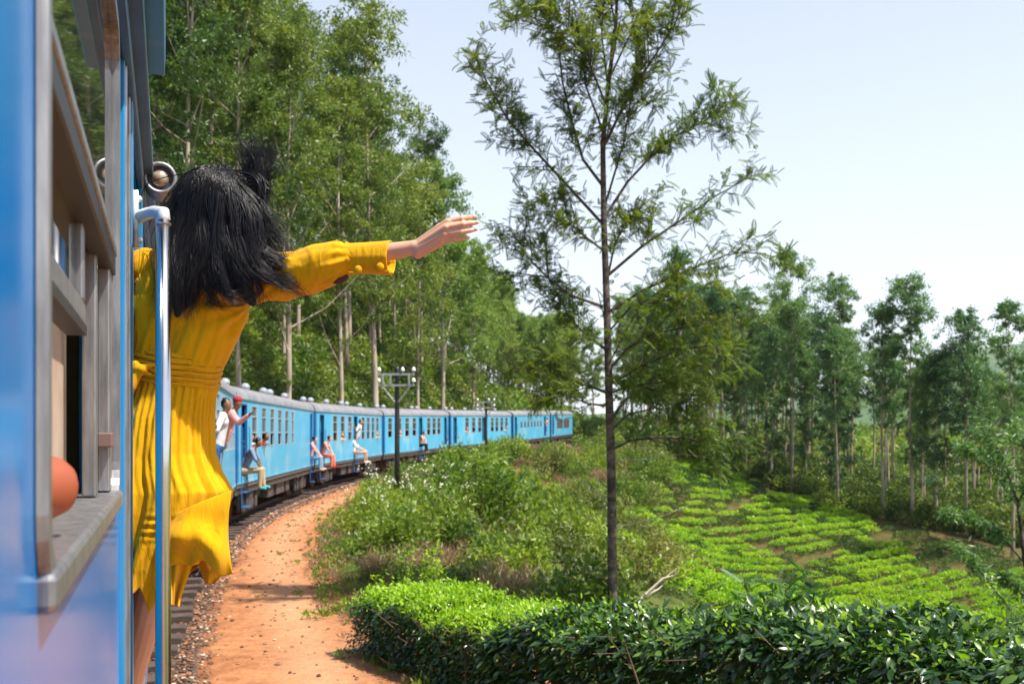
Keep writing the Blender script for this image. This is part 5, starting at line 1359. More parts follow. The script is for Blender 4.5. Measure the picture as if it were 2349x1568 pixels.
# ---------------------------------------------------------------- people
def capsule(mb, a, b, ra, rb, n=14, nv=5):
    a, b = Vector(a), Vector(b); t = (b-a)
    if t.length < 1e-6: return mb.ball(a, ra, n, 8)
    t.normalize(); pts = []; rad = []
    for k in range(nv+1): th = math.pi/2*(1-k/nv); pts.append(a - t*ra*math.sin(th)); rad.append(max(ra*math.cos(th), 1e-4))
    for k in range(nv+1): th = math.pi/2*k/nv; pts.append(b + t*rb*math.sin(th)); rad.append(max(rb*math.cos(th), 1e-4))
    return mb.tube(pts, rad, n, True)
def fuse(name, mb, voxel, m, parent=None, smooth_it=6, sf=.5):
    """melt overlapping volumes into one continuous surface"""
    o = mb.build(name, m); r = o.modifiers.new('r', 'REMESH'); r.mode = 'VOXEL'; r.voxel_size = voxel; r.use_smooth_shade = True
    if smooth_it: s_ = o.modifiers.new('s', 'SMOOTH'); s_.iterations = smooth_it; s_.factor = sf
    bpy.context.view_layer.update(); dg = bpy.context.evaluated_depsgraph_get(); me = bpy.data.meshes.new_from_object(o.evaluated_get(dg)); me.name = name
    old = o.data; o.modifiers.clear(); o.data = me; bpy.data.meshes.remove(old)
    me.polygons.foreach_set('use_smooth', [True]*len(me.polygons))
    if parent: o.parent = parent
    return o
M['skin'] = mat('skin', (.62,.32,.20), .48, col2=(.70,.38,.25), nscale=9, sss=.12, spec=.4)
M['skin_tan'] = mat('tanned_skin', (.42,.19,.10), .5, col2=(.50,.24,.13), nscale=9, spec=.35)
M['skin_dark'] = mat('brown_skin', (.20,.085,.045), .5, col2=(.26,.12,.06), nscale=9, spec=.35)
M['skin_red'] = mat('sunburnt_skin', (.30,.075,.035), .5, col2=(.36,.10,.05), nscale=5, spec=.3)
M['hair'] = mat('black_hair', (.007,.006,.008), .36, spec=.42)
def cloth(name, c): return mat(name, c, .85, col2=tuple(x*.8 for x in c), nscale=14, spec=.2, bump=.25, bscale=30)
CL_ = {k: cloth(k+'_cloth', v) for k, v in dict(white=(.72,.72,.72), navy=(.03,.10,.25), bluegrey=(.20,.28,.40), khaki=(.46,.36,.22), coral=(.85,.22,.12), pink=(.75,.35,.33), denim=(.22,.36,.50), red=(.33,.03,.04), black=(.02,.02,.025), turquoise=(.08,.42,.48), peach=(.80,.45,.30), grey=(.3,.3,.33)).items()}
def figure(Mx, J, label, top='white', legs='navy', skin='skin_tan', hair=True, shoe='black', short=False, cap=None, voxel=.022, sleeve=.5, armr=1.0):
    """one continuous body, clothes as children. J: joints in carriage coordinates (outward, along, up)"""
    g = {k: Mx @ Vector(v) for k, v in J.items()}
    b = MB(); hc = g['head']; hd_ = (Mx.to_3x3() @ Vector(J.get('face', (1,0,0)))).normalized()
    b.ball(hc, (.078,.082,.105), 14, 10); b.ball(hc + Vector((0,0,-.055)) + hd_*.025, (.055,.055,.055), 10, 8); b.ball(hc + hd_*.088 + Vector((0,0,-.015)), .016, 8, 6)
    sd = hd_.cross(Vector((0,0,1)))
    for s_ in (-1,1): b.ball(hc + sd*s_*.080 + Vector((0,0,-.01)), (.014,.014,.028), 8, 6)
    capsule(b, g['neck'], hc - Vector((0,0,.06)), .050, .046)
    capsule(b, g['lsh'], g['rsh'], .055, .055); capsule(b, (g['lsh']*.3+g['chest']*.7), (g['rsh']*.3+g['chest']*.7), .10, .10); capsule(b, g['chest'], g['pelvis'], .105, .11); capsule(b, g['neck'], g['chest'], .06, .1)
    for s_ in 'lr':
        capsule(b, g[s_+'sh'], g[s_+'el'], .047*armr, .038*armr); capsule(b, g[s_+'el'], g[s_+'wr'], .038*armr, .026*armr)
        dv = (g[s_+'wr']-g[s_+'el']).normalized(); hw_ = g[s_+'wr']
        capsule(b, hw_, hw_+dv*.075, .028, .030); sdv = dv.cross(Vector((0,0,1))); sdv = sdv.normalized() if sdv.length > .1 else Vector((1,0,0))
        for k in range(4): b_ = hw_+dv*.08+sdv*(.010*(2*k-3)); capsule(b, b_, b_+dv*(.06+.012*(1.5-abs(k-1.5))), .010, .008, 8, 3)
        capsule(b, hw_+dv*.02+sdv*.02, hw_+dv*.06+sdv*.055, .012, .009, 8, 3)
        capsule(b, g[s_+'hip'], g[s_+'kn'], .078, .055); capsule(b, g[s_+'kn'], g[s_+'an'], .054, .034); capsule(b, g[s_+'an'], g[s_+'toe'], .034, .026)
    body = fuse('person', b, voxel, M[skin], None, 3); body['label'] = label; body['category'] = 'person'
    t_ = MB(); capsule(t_, g['lsh'], g['rsh'], .070, .070); capsule(t_, (g['lsh']*.3+g['chest']*.7), (g['rsh']*.3+g['chest']*.7), .118, .118); capsule(t_, g['chest'], g['pelvis'], .122, .128)
    for s_ in 'lr': e_ = g[s_+'sh'].lerp(g[s_+'el'], min(1, sleeve*2)); capsule(t_, g[s_+'sh'], e_, .062, .054); 
    if sleeve > .5:
        for s_ in 'lr': capsule(t_, g[s_+'el'], g[s_+'el'].lerp(g[s_+'wr'], (sleeve-.5)*2), .053, .040)
    fuse('shirt', t_, voxel*.9, CL_[top], body, 3)
    t_ = MB(); capsule(t_, g['pelvis']+Vector((0,0,.03)), g['pelvis'], .130, .134)
    for s_ in 'lr':
        capsule(t_, g[s_+'hip'], g[s_+'kn'], .095, .075)
        if not short: capsule(t_, g[s_+'kn'], g[s_+'an'], .072, .056)
    fuse('trousers', t_, voxel*.9, CL_[legs], body, 3)
    t_ = MB()
    for s_ in 'lr': capsule(t_, g[s_+'an']-Vector((0,0,.02)), g[s_+'toe'], .045, .040)
    fuse('shoes', t_, voxel*.9, CL_[shoe], body, 2)
    t_ = MB()
    if cap: t_.ball(hc + Vector((0,0,.050)), (.088,.090,.066), 14, 10); capsule(t_, hc+Vector((0,0,.035))+hd_*.07, hc+Vector((0,0,.030))+hd_*.13, .018, .014)
    else: t_.ball(hc + Vector((0,0,.024)) - hd_*.026, (.088,.090,.104), 14, 10)
    fuse('cap' if cap else 'hair', t_, voxel*.9, CL_[cap] if cap else M['hair'], body, 1)
    return body
def car_M(i): st, hd, ln, z0, z1 = cars[i]; return Matrix.Translation((st.x, st.y, z0)) @ Matrix.Rotation(R(hd), 4, 'Z') @ Matrix.Rotation(math.atan2(z1-z0, ln), 4, 'X')
def sit(y, lean=.12, kn=.40, face=(.8,.3,0), dz=0, armf=.3):
    return dict(pelvis=(-.08,y,1.32+dz), chest=(-.08+lean,y,1.72+dz), neck=(-.06+lean*1.3,y,1.90+dz), head=(lean*1.6,y+.02,2.05+dz), face=face,
      lsh=(-.07+lean*1.2,y-.18,1.85+dz), rsh=(-.07+lean*1.2,y+.18,1.85+dz), lel=(.10+lean,y-.24,1.60+dz), rel=(.10+lean,y+.24,1.60+dz), lwr=(kn-.02,y-.14,1.42+dz), rwr=(kn-.02,y+.14,1.42+dz),
      lhip=(-.04,y-.10,1.30+dz), rhip=(-.04,y+.10,1.30+dz), lkn=(kn,y-.13,1.34+dz), rkn=(kn,y+.13,1.34+dz), lan=(kn-.02,y-.13,.90+dz), ran=(kn+.04,y+.11,.92+dz), ltoe=(kn+.12,y-.14,.86+dz), rtoe=(kn+.18,y+.12,.88+dz))
def stand(y, lean=.3, face=(.6,-.8,0), arm=0, dz=0):
    d = dict(pelvis=(.02+lean*.3,y,2.06+dz), chest=(.04+lean*.7,y,2.44+dz), neck=(.05+lean*.95,y,2.62+dz), head=(.07+lean*1.1,y,2.77+dz), face=face,
      lsh=(.04+lean*.9,y-.18,2.58+dz), rsh=(.04+lean*.9,y+.18,2.58+dz), lel=(.0+lean*.6,y-.30,2.34+dz), rel=(.0+lean*.6,y+.30,2.34+dz), lwr=(.05,y-.38,2.5+dz), rwr=(.05,y+.38,2.5+dz),
      lhip=(.02+lean*.2,y-.09,2.02+dz), rhip=(.02+lean*.2,y+.09,2.02+dz), lkn=(.02+lean*.15,y-.10,1.64+dz), rkn=(.02+lean*.15,y+.10,1.64+dz), lan=(-.02,y-.10,1.28+dz), ran=(-.02,y+.10,1.28+dz), ltoe=(.10,y-.10,1.23+dz), rtoe=(.10,y+.10,1.23+dz))
    if arm: d['lel'] = (.14+lean,y-.30,2.42+dz); d['lwr'] = (.30+lean,y-.44,2.54+dz)
    return d
def window_lean(y, out=.12, arm=1):
    return dict(pelvis=(-.55,y,1.64), chest=(-.38+out*.5,y,1.92), neck=(-.22+out,y,2.06), head=(-.08+out,y,2.18), face=(.7,-.6,0),
      lsh=(-.28+out,y-.17,2.02), rsh=(-.28+out,y+.17,2.02), lel=(-.05+out*.4,y-.24,1.97), rel=(-.05+out*.4,y+.20,1.97), lwr=(.10,y-.08,1.96) if arm else (-.2,y-.1,1.9), rwr=(.08,y+.05,1.97),
      lhip=(-.50,y-.1,1.62), rhip=(-.50,y+.1,1.62), lkn=(-.12,y-.12,1.62), rkn=(-.12,y+.12,1.62), lan=(-.12,y-.12,1.26), ran=(-.12,y+.12,1.26), ltoe=(-.1,y-.12,1.23), rtoe=(-.1,y+.12,1.23))
m0, m1, m2, m3, m4, m5 = [car_M(i) for i in range(6)]
figure(m0, stand(7.22, .16, (.7,-.7,0), 0), 'passenger in white shirt and navy trousers standing in the doorway beside the yellow skirt', 'white', 'navy', 'skin_dark', sleeve=.55)
figure(m0, stand(7.60, .30, (.3,-.9,0), 1, .05), 'passenger in red cap and pinkish shirt leaning far out of the first doorway', 'pink', 'denim', 'skin_dark', cap='red', sleeve=1.0)
figure(m1, sit(1.05, .22, .42, (.8,-.2,-.3)), 'man in blue-grey shirt and khaki trousers sitting on the second carriage doorstep', 'bluegrey', 'khaki', 'skin_dark', shoe='turquoise', sleeve=.5)
figure(m1, sit(14.0, .10, .38, (.8,.2,0)), 'passenger in light jeans sitting at the far end door of the second carriage', 'pink', 'denim', 'skin', shoe='peach', sleeve=.3)
figure(m2, sit(1.15, .20, .44, (.8,.2,-.2)), 'passenger in coral trousers and red shoes sitting in the first door of the third carriage', 'pink', 'coral', 'skin', shoe='red', sleeve=.3)
figure(m2, stand(7.75, .18, (.9,0,0), 0), 'passenger in white shirt standing in the middle door of the third carriage', 'white', 'denim', 'skin_tan')
figure(m2, sit(7.45, .05, .55, (.8,.4,0), -.02), 'passenger sitting in the middle door of the third carriage with bare legs held out', 'white', 'peach', 'skin', shoe='white', short=True)
figure(m3, sit(7.5, .15, .36, (.8,.2,-.1)), 'passenger in peach top and black trousers sitting in the door behind the telegraph pole', 'peach', 'black', 'skin', shoe='grey')
figure(m0, window_lean(2.85, .05), 'passenger in white at the open window just beyond the yellow skirt', 'white', 'navy', 'skin_tan', voxel=.026)
figure(m1, window_lean(2.3, .0, 0), 'passenger in white at the first window of the second carriage', 'white', 'navy', 'skin_tan', voxel=.026)
figure(m1, window_lean(3.8, .16), 'passenger in dark red leaning out of the second window of the second carriage', 'red', 'navy', 'skin_dark', voxel=.026)
figure(m3, window_lean(2.9, .14), 'passenger in white leaning on a window sill of the carriage behind the pole', 'white', 'denim', 'skin', voxel=.03)
figure(m2, window_lean(5.0, .04), 'passenger at the second window of the third carriage', 'peach', 'denim', 'skin', voxel=.03)
figure(m2, window_lean(13.3, .06), 'passenger at the last window of the third carriage', 'peach', 'navy', 'skin', voxel=.03)
figure(m4, window_lean(3.5, .10), 'passenger in pink at the first window of the fifth carriage', 'pink', 'denim', 'skin', voxel=.035)
figure(m4, window_lean(13.1, .16), 'passenger in white leaning from the last window of the fifth carriage', 'white', 'denim', 'skin', voxel=.035)
figure(m5, stand(12.4, .22, (.9,0,0), 0), 'passenger in peach shirt standing in the last door of the carriage with small windows', 'peach', 'navy', 'skin', voxel=.035)
# passenger whose elbow rests on the near window sill
nm = Matrix.Translation((S0.x, S0.y, 0)) @ Matrix.Rotation(HEAD0, 4, 'Z')
pe = window_lean(1.0, 0); pe.update(dict(pelvis=(-.62,.95,1.70), chest=(-.55,.92,2.12), neck=(-.55,.90,2.32), head=(-.56,.88,2.50), face=(-.3,1,0), lsh=(-.72,.86,2.27), rsh=(-.38,1.04,2.26), rel=(-.030,1.30,2.235), rwr=(-.26,1.42,2.20), lel=(-.85,1.0,2.0), lwr=(-.7,1.2,1.9),
  lhip=(-.68,.95,1.68), rhip=(-.52,.98,1.68), lkn=(-.62,1.4,1.70), rkn=(-.45,1.42,1.70), lan=(-.62,1.42,1.28), ran=(-.45,1.44,1.28), ltoe=(-.62,1.55,1.25), rtoe=(-.45,1.57,1.25)))
figure(nm, pe, 'passenger inside the near window with a bare reddish elbow resting on the sill', 'grey', 'black', 'skin_red', voxel=.012, sleeve=.2, armr=1.1)

# ---------------------------------------------------------------- the woman in the yellow dress
mpp = 2.92*K/F                                # metres per photo pixel at her distance
M['dress'] = mat('mustard_yellow_cloth', (.80,.42,.002), .85, col2=(.73,.36,.002), nscale=5, spec=.12, bump=.35, bscale=300)
_t = M['dress'].node_tree; _b = _t.nodes['Principled BSDF']; _b.inputs['Sheen Weight'].default_value = .15
_tr = _t.nodes.new('ShaderNodeBsdfTranslucent'); _tr.inputs[0].default_value = (.78,.37,.002,1); _ms = _t.nodes.new('ShaderNodeMixShader'); _ms.inputs[0].default_value = .16
_t.links.new(_b.outputs[0], _ms.inputs[1]); _t.links.new(_tr.outputs[0], _ms.inputs[2]); _t.links.new(_ms.outputs[0], _t.nodes['Material Output'].inputs[0])
_tc = _t.nodes.new('ShaderNodeTexCoord'); _mp = _t.nodes.new('ShaderNodeMapping'); _mp.inputs['Scale'].default_value = (30, 30, 5); _mp.inputs['Rotation'].default_value = (0, R(14), 0)
_n = _t.nodes.new('ShaderNodeTexNoise'); _n.inputs['Scale'].default_value = 1.3; _n.inputs['Detail'].default_value = 5; _n.inputs['Distortion'].default_value = 1.2
_t.links.new(_tc.outputs['Object'], _mp.inputs[0]); _t.links.new(_mp.outputs[0], _n.inputs['Vector'])
_b2 = _t.nodes.new('ShaderNodeBump'); _b2.inputs['Strength'].default_value = .75; _b2.inputs['Distance'].default_value = .006
_bp = [n for n in _t.nodes if n.type == 'BUMP' and n != _b2][0]; _bp.inputs['Distance'].default_value = .0015
_t.links.new(_n.outputs['Fac'], _b2.inputs['Height']); _t.links.new(_bp.outputs[0], _b2.inputs['Normal']); _t.links.new(_b2.outputs[0], _b.inputs['Normal'])
b = MB(); c_ = lambda a, q, ra, rb, n=16: capsule(b, a, q, ra, rb, n)
hc = P(500, 474, 2.90); fd = Vector((.45,.85,-.12)).normalized(); fs_ = fd.cross(Vector((0,0,1))).normalized()
hM = Matrix((fs_, fd, fs_.cross(fd))).transposed()
b.ball(hc, (.074,.092,.108), 24, 16, 0, hM); b.ball(hc+fd*.030+Vector((0,0,-.062)), (.052,.056,.052), 18, 12)
b.ball(hc+fd*.100+Vector((0,0,-.020)), (.013,.017,.020), 10, 8); b.ball(hc+fd*.088+Vector((0,0,-.060)), (.022,.012,.010), 10, 8); b.ball(hc+fd*.082+Vector((0,0,-.092)), (.018,.016,.014), 10, 8)
for s_ in (-1,1): b.ball(hc+fs_*s_*.077+Vector((0,0,-.015)), (.010,.018,.030), 10, 8, 0, hM)
nb_ = P(462, 600, 2.92); c_(nb_, hc-Vector((0,0,.06))-fd*.02, .050, .046)
lsh, rsh = P(338, 622, 2.93), P(583, 634, 2.90); chest = P(432, 715, 2.93); waist = P(392, 850, 2.93); pel = P(387, 965, 2.93)
wx = Vector((1,0,0))
c_(lsh, rsh, .052, .052); c_(nb_, chest, .06, .09); c_(chest-wx*.07, chest+wx*.07, .092, .092); c_(chest-wx*.06, waist-wx*.045, .09, .078); c_(chest+wx*.06, waist+wx*.045, .09, .078)
c_(waist-wx*.045, pel-wx*.042, .074, .078); c_(waist+wx*.045, pel+wx*.038, .074, .078)
rhip, lhip = pel+wx*.045, pel-wx*.06; rkn, lkn = P(352, 1335, 2.90), P(262, 1310, 3.0); ran, lan = P(276, 1640, 3.05), P(225, 1640, 3.15)
c_(rhip, rkn, .070, .050); c_(rkn, ran, .056, .034); c_(lhip, lkn, .076, .052); c_(lkn, lan, .056, .034)
for an in (ran, lan): t0_ = an+Vector((.02,.0,-.05)); c_(an, t0_+Vector((.05,.10,-.01)), .036, .028); c_(an, t0_+Vector((0,-.03,0)), .034, .030); c_(t0_+Vector((.05,.10,-.01)), t0_+Vector((.07,.14,-.015)), .027, .018)
rel, rwr = P(738, 604, 2.84), P(950, 567, 2.77)
c_(rsh, rel, .046, .036); c_(rel, rwr.lerp(rel, .35), .036, .0265); c_(rwr.lerp(rel, .35), rwr, .0265, .0205)
lel, lwr = P(255, 720, 3.04), P(262, 860, 3.2); c_(lsh, lel, .048, .038); c_(lel, lwr, .038, .024)
for k in range(4): q = lwr+Vector((.0,.008*k-.012,.05)); c_(q, q+Vector((.018,.03,.04)), .010, .009, 8); c_(q+Vector((.018,.03,.04)), q+Vector((.045,.01,.03)), .009, .008, 8)
c_(lwr, lwr+Vector((0,0,.05)), .024, .028)
# right hand, back of the hand towards the camera
mcp = [(1028,509,2.735),(1024,522,2.727),(1019,537,2.730),(1012,553,2.74)]
pip = [(1059,501,2.73),(1062,514,2.72),(1058,531,2.722),(1042,548.5,2.735)]
dip = [(1076,498,2.735),(1081,511,2.727),(1078,528,2.728),(1061,546,2.738)]
tip = [(1087,496,2.743),(1094,509.5,2.736),(1092,525,2.736),(1074,544.5,2.743)]
wr_ = [(962,556,2.765),(960,564,2.76),(958,573,2.76),(957,581,2.768)]
for k in range(4):
    a_, m_, p_, d_, t_ = [P(*q[k]) for q in (wr_, mcp, pip, dip, tip)]; r_ = (.0082,.0085,.0080,.0068)[k]
    c_(a_, m_, .0135, .0118 if k < 3 else .0108, 12); c_(a_+Vector((0,.016,0)), m_+Vector((0,.014,0)), .0125, .0105, 12)
    c_(m_, p_, r_*1.12, r_*.98, 12); b.ball(p_, r_*1.06, 10, 8); c_(p_, d_, r_*.97, r_*.88, 12); b.ball(d_, r_*.93, 10, 8); c_(d_, t_, r_*.88, r_*.70, 12)
c_(rwr, P(962,568,2.765), .0215, .020, 14); c_(P(966,562,2.785), P(1010,520,2.79), .015, .0125, 12); c_(P(1010,520,2.79), P(1040,505,2.785), .0105, .0095, 12); c_(P(1040,505,2.785), P(1056,500,2.782), .0095, .0075, 12)
woman = fuse('person', b, .0028, M['skin'], None, 2, .5)
tag(woman, 'woman in mustard yellow dress with long black hair leaning out of the train door, one arm stretched out', 'person')
woman['label'] = 'woman in mustard yellow dress leaning from the train door, long black hair, arm outstretched'
nl = MB()                                       # finger nails
for k in range(4):
    t_ = P(*tip[k]); d_ = (P(*tip[k])-P(*dip[k])).normalized(); nl.ball(t_ - d_*.004 + Vector((0,-.0052,.001)), (.0055,.0022,.0040), 10, 6)
nl_o = nl.build('nails', mat('nail_polish', (.75,.42,.36), .25), woman, smooth=True)
ey = MB()
for s_ in (-1,1): ey.ball(hc+fd*.080+fs_*s_*.032+Vector((0,0,.008)), .0125, 12, 8)
ey.build('eyes', mat('eye_white', (.7,.68,.66), .2), woman, smooth=True)

# dress: bodice and sleeves as one surface, then folds pressed into it
b = MB()
c_(lsh+Vector((0,0,-.004)), rsh+Vector((0,0,-.004)), .066, .068); c_(nb_+Vector((0,.01,-.035)), chest, .085, .105)
c_(chest-wx*.072, chest+wx*.072, .105, .105); c_(chest-wx*.065+Vector((0,0,.05)), chest+wx*.075+Vector((0,0,.05)), .10, .10)
c_(chest-wx*.062, waist-wx*.050, .102, .090); c_(chest+wx*.066, waist+wx*.050, .102, .088); c_(waist-wx*.05, waist+wx*.05+Vector((0,0,-.05)), .089, .087)
slv = [(585,636,2.895,.074),(640,634,2.875,.066),(700,622,2.85,.060),(745,606,2.835,.055),(775,598,2.825,.052),(796,593,2.82,.043)]
for q0, q1 in zip(slv[:-1], slv[1:]): c_(P(*q0[:3]), P(*q1[:3]), q0[3], q1[3])
c_(lsh, lel, .070, .060); c_(lel, lwr.lerp(lel,.25), .060, .045)
dress = fuse('dress', b, .0034, M['dress'], woman, 5, .5)
me = dress.data; n_ = len(me.vertices); co = np.zeros(n_*3, np.float32); me.vertices.foreach_get('co', co); co = co.reshape(-1,3)
no = np.zeros(n_*3, np.float32); me.vertices.foreach_get('normal', no); no = no.reshape(-1,3)
px_ = (co[:,0]/co[:,1]*F+512)/K; py_ = (HZ-(co[:,2]-EYE)/co[:,1]*F)/K
arm = sstep(590, 650, px_)
# torso: long soft folds running from the shoulder to the gathered waist
w1 = fnoise(co[:,0]*3, co[:,2]*3, 4.0)
ax = (px_-392-(850-py_)*.28)                      # sheared along the leaning back
tor = (np.sin(ax*.16+w1*3.5)*.0022 + np.sin(ax*.33+w1*5)*.0014*sstep(600,840,py_))*(.35+.65*sstep(620,840,py_)) + .003*fnoise(co[:,0], co[:,2], 16)
# drag lines from the armpit
dg_ = np.hypot(px_-575, py_-700); tor += .0055*np.sin(np.arctan2(py_-700, px_-575)*13+w1)*np.exp(-((dg_-70)/60)**2)
u = px_-585
theta = np.arctan2(co[:,1]-np.interp(px_, [585,796], [2.895,2.82]), (py_-np.interp(px_, [585,640,700,745,796],[636,634,622,606,593]))*-mpp)
w2 = fnoise(co[:,0]*4+9, co[:,2]*4, 5.0)
rn = lambda a, b_, k_: (1-np.abs(fnoise(a, b_, k_)))**2
cross_ = .0095*rn(theta*.9+u*.010, u*.016+theta*.35, 1.5)*(1-sstep(165,205,u)) + .0035*rn(theta*2.0-u*.012, u*.03+3, 1.6) - .004
gather = (np.sin(theta*13 + w2*2.6 + u*.02)*.0032*sstep(140,195,u) + .006*rn(theta*2.2, u*.006+5, 1.6)*sstep(90,170,u))*(1-.5*sstep(196,210,u))
disp = tor*(1-arm) + (cross_+gather)*arm
co2 = co + no*disp[:,None]; me.vertices.foreach_set('co', co2.astype(np.float32).ravel()); me.update()
# cuff with two covered buttons and the slit
c0, c1 = P(797, 592, 2.82), P(897, 590, 2.795); ax_ = (c1-c0).normalized(); up_ = Vector((0,0,1)); up_ = (up_-ax_*up_.dot(ax_)).normalized(); bk = ax_.cross(up_)
b = MB(); vs = []; ns = 48; rings = []
for j, (f_, ru, rd) in enumerate([(0,.0425,.0425),(.02,.044,.044),(.10,.0432,.044),(.5,.0445,.0455),(.93,.0468,.0492),(.985,.0478,.0502),(1.0,.0470,.0494),(1.0,.0440,.0462),(.4,.041,.041)]):
    ctr = c0.lerp(c1, f_)
    for k in range(ns):
        t_ = 2*math.pi*k/ns; r_ = (ru if math.sin(t_) > 0 else rd)*(1+.010*math.sin(3*t_+f_*4)+.006*math.sin(7*t_+2))
        vs.append(ctr + up_*r_*math.sin(t_) + bk*r_*.86*math.cos(t_))
b.add(vs, [(j*ns+k, j*ns+(k+1)%ns, (j+1)*ns+(k+1)%ns, (j+1)*ns+k) for j in range(8) for k in range(ns)])
cuff = b.build('cuff', M['dress'], dress, smooth=True)
b = MB()                                          # seam roll where sleeve meets cuff, and the overlap edge
b.tube([c0 + up_*.0445*math.sin(t_) + bk*.0445*.87*math.cos(t_) for t_ in np.linspace(0, 2*math.pi, 40)], .0022, 6, False)
b.tube([P(800,624,2.782), P(850,624,2.772), P(896,620,2.762)], .0016, 5, False)
b.build('seam', M['dress'], dress, smooth=True)
for bx_, by_, bd_ in ((822,617,2.776),(872,611,2.758)):
    b = MB(); ctr = P(bx_, by_, bd_); b.ball(ctr, (.0112,.0055,.0112), 20, 10); b.build('button', M['dress'], cuff, smooth=True)
b = MB(); b.ball(P(782,640,2.806), (.024,.010,.010), 16, 10, 0, Matrix.Rotation(R(-24), 3, 'Y')); b.build('sleeve_slit', mat('dark_slit_lining', (.10,.02,.01), .9), dress, smooth=True)

# skirt: one gathered tube of cloth, flung out to the right by the wind
NV, NU = 120, 420
rows_y = [868, 885, 960, 1040, 1080, 1125, 1170, 1230, 1290, 1340, 1388]
right_ = [496, 493, 488, 491, 505, 531, 520, 486, 452, 432, 414]
left_  = [290, 288, 272, 262, 258, 254, 252, 250, 252, 256, 262]
deep_  = [.095,.098,.118,.132,.140,.150,.150,.145,.140,.130,.120]
bott = lambda th: 0
V = np.zeros((NV, NU, 3)); us = np.linspace(0, 2*math.pi, NU, endpoint=False)
for j in range(NV):
    v = j/(NV-1)
    hem = 1388 + 0*us
    # uneven hem: lower at the back right, higher towards the sides
    xr = np.interp(868+v*520, rows_y, right_); 
    hemy = np.interp(np.cos(us), [-1,-.55,-.2,.15,.45,.75,1.0], [1362,1384,1372,1330,1392,1320,1290]) 
    yy = 868 + v*(hemy-868)
    r_e = np.interp(yy, rows_y, right_); l_e = np.interp(yy, rows_y, left_); dp = np.interp(yy, rows_y, deep_)
    cx = (r_e+l_e)/2; hwid = (r_e-l_e)/2
    amp = .003 + .0145*v**1.1
    ph = .9*np.sin(us*2+1.1)+.5*np.sin(us*5+2.2)+v*.9*np.sin(us*3)
    nz_ = .5+.5*fnoise(us*5+3, np.full_like(us, v*2.2), 1.6); f1 = np.sin(us*15+ph*3.4+1.6*fnoise(us*3, np.full_like(us, v*1.5), 1.5))*(.25+1.1*nz_); f2 = np.sin(us*41+ph*3)*(1-.7*v); f3 = np.sin(us*9+ph*1.5+v*2.0)
    fold = amp*(.55*np.sign(f1)*np.abs(f1)**.8 + .75*f3*v) + .0028*f2*(v < .9) + .0022*fnoise(us*9, np.full_like(us, v*12), 2.2)
    # creases where the cloth is pulled sideways
    fold += .0035*np.exp(-((yy-1195)/28)**2)*np.sin(yy*.35)*(np.sin(us) < 0)*np.exp(-((np.cos(us)-.18)/.2)**2)
    X = cx + (hwid + fold/mpp*.75*np.cos(us))*np.cos(us)
    Dd = 2.93 + (dp+fold)*np.sin(us)
    X3 = (X*K-512)/F*2.93; V[j,:,0] = X3; V[j,:,1] = Dd; V[j,:,2] = EYE-(yy*K-HZ)/F*2.93
    # keep the silhouette where the sight lines expect it
idx = np.arange(NV*NU).reshape(NV, NU); nx2 = np.roll(idx, -1, 1)
Q = np.stack([idx[:-1].ravel(), nx2[:-1].ravel(), nx2[1:].ravel(), idx[1:].ravel()], 1)
parts = [(V.reshape(-1,3), Q)]
# the hem flap folded over and lit from the right
def sheet(c00, c10, c11, c01, nu, nv, bulge, folds, Dr):
    """corner order: top-left, top-right, bottom-right, bottom-left; photo pixels; edges bowed"""
    u_, v_ = np.meshgrid(np.linspace(0,1,nu), np.linspace(0,1,nv))
    tl, tr, br_, bl = [np.array(c, float) for c in (c00, c10, c11, c01)]
    Pp = (tl[None,None]*(1-u_)[...,None]+tr[None,None]*u_[...,None])*(1-v_)[...,None] + (bl[None,None]*(1-u_)[...,None]+br_[None,None]*u_[...,None])*v_[...,None]
    Pp = Pp + folds(u_, v_)
    x = (Pp[...,0]*K-512)/F*Pp[...,2]; z = EYE-(Pp[...,1]*K-HZ)/F*Pp[...,2]; Vv = np.stack([x, Pp[...,2], z], -1)
    id_ = np.arange(nu*nv).reshape(nv, nu); q_ = np.stack([id_[:-1,:-1].ravel(), id_[:-1,1:].ravel(), id_[1:,1:].ravel(), id_[1:,:-1].ravel()], 1)
    return Vv.reshape(-1,3), q_
def fl(u, v):
    o = np.zeros(u.shape+(3,))
    o[...,1] += -14*np.sin(math.pi*u)*(1-v)*.6 + 26*np.sin(math.pi*u)*np.sin(math.pi*u)*v*0 - 22*v*np.exp(-((u-.55)/.16)**2) + 5*v*np.sin(u*17) 
    o[...,0] += -9*np.sin(math.pi*v)*u**3 + 3*np.sin(v*11)*u*.0
    o[...,2] += -.045*np.sin(math.pi*np.clip(u*1.0,0,1))*np.sin(math.pi*(.15+.8*v)) + .010*np.sin(u*9+v*5) + .006*np.sin(u*5-v*9+1) + .004*np.sin(u*23+v*6)*v
    return o
parts.append(sheet((338,1216,2.80), (531,1124,2.83), (534,1320,2.80), (366,1290,2.79), 90, 60, 0, fl, 1))
def fl2(u, v):
    o = np.zeros(u.shape+(3,)); o[...,2] += .012*np.sin(u*8+v*3)+.006*np.sin(u*19+1); o[...,0] += 4*np.sin(v*6)*(u-.5); return o
parts.append(sheet((362,1262,2.80), (448,1262,2.82), (412,1391,2.81), (384,1384,2.79), 50, 50, 0, fl2, 1))
def fl3(u, v):
    o = np.zeros(u.shape+(3,)); o[...,2] += .014*np.sin(u*6+v*3); return o
parts.append(sheet((440,1250,2.90), (528,1296,2.90), (492,1338,2.90), (470,1336,2.92), 40, 30, 0, fl3, 1))
b = MB(); kn_ = P(533,1317,2.80); b.ball(kn_, (.010,.008,.007), 12, 8); parts.append((np.array([list(v) for v in b.v]), None))
Vk, _ = parts.pop(); Vj, Qj = join(parts)
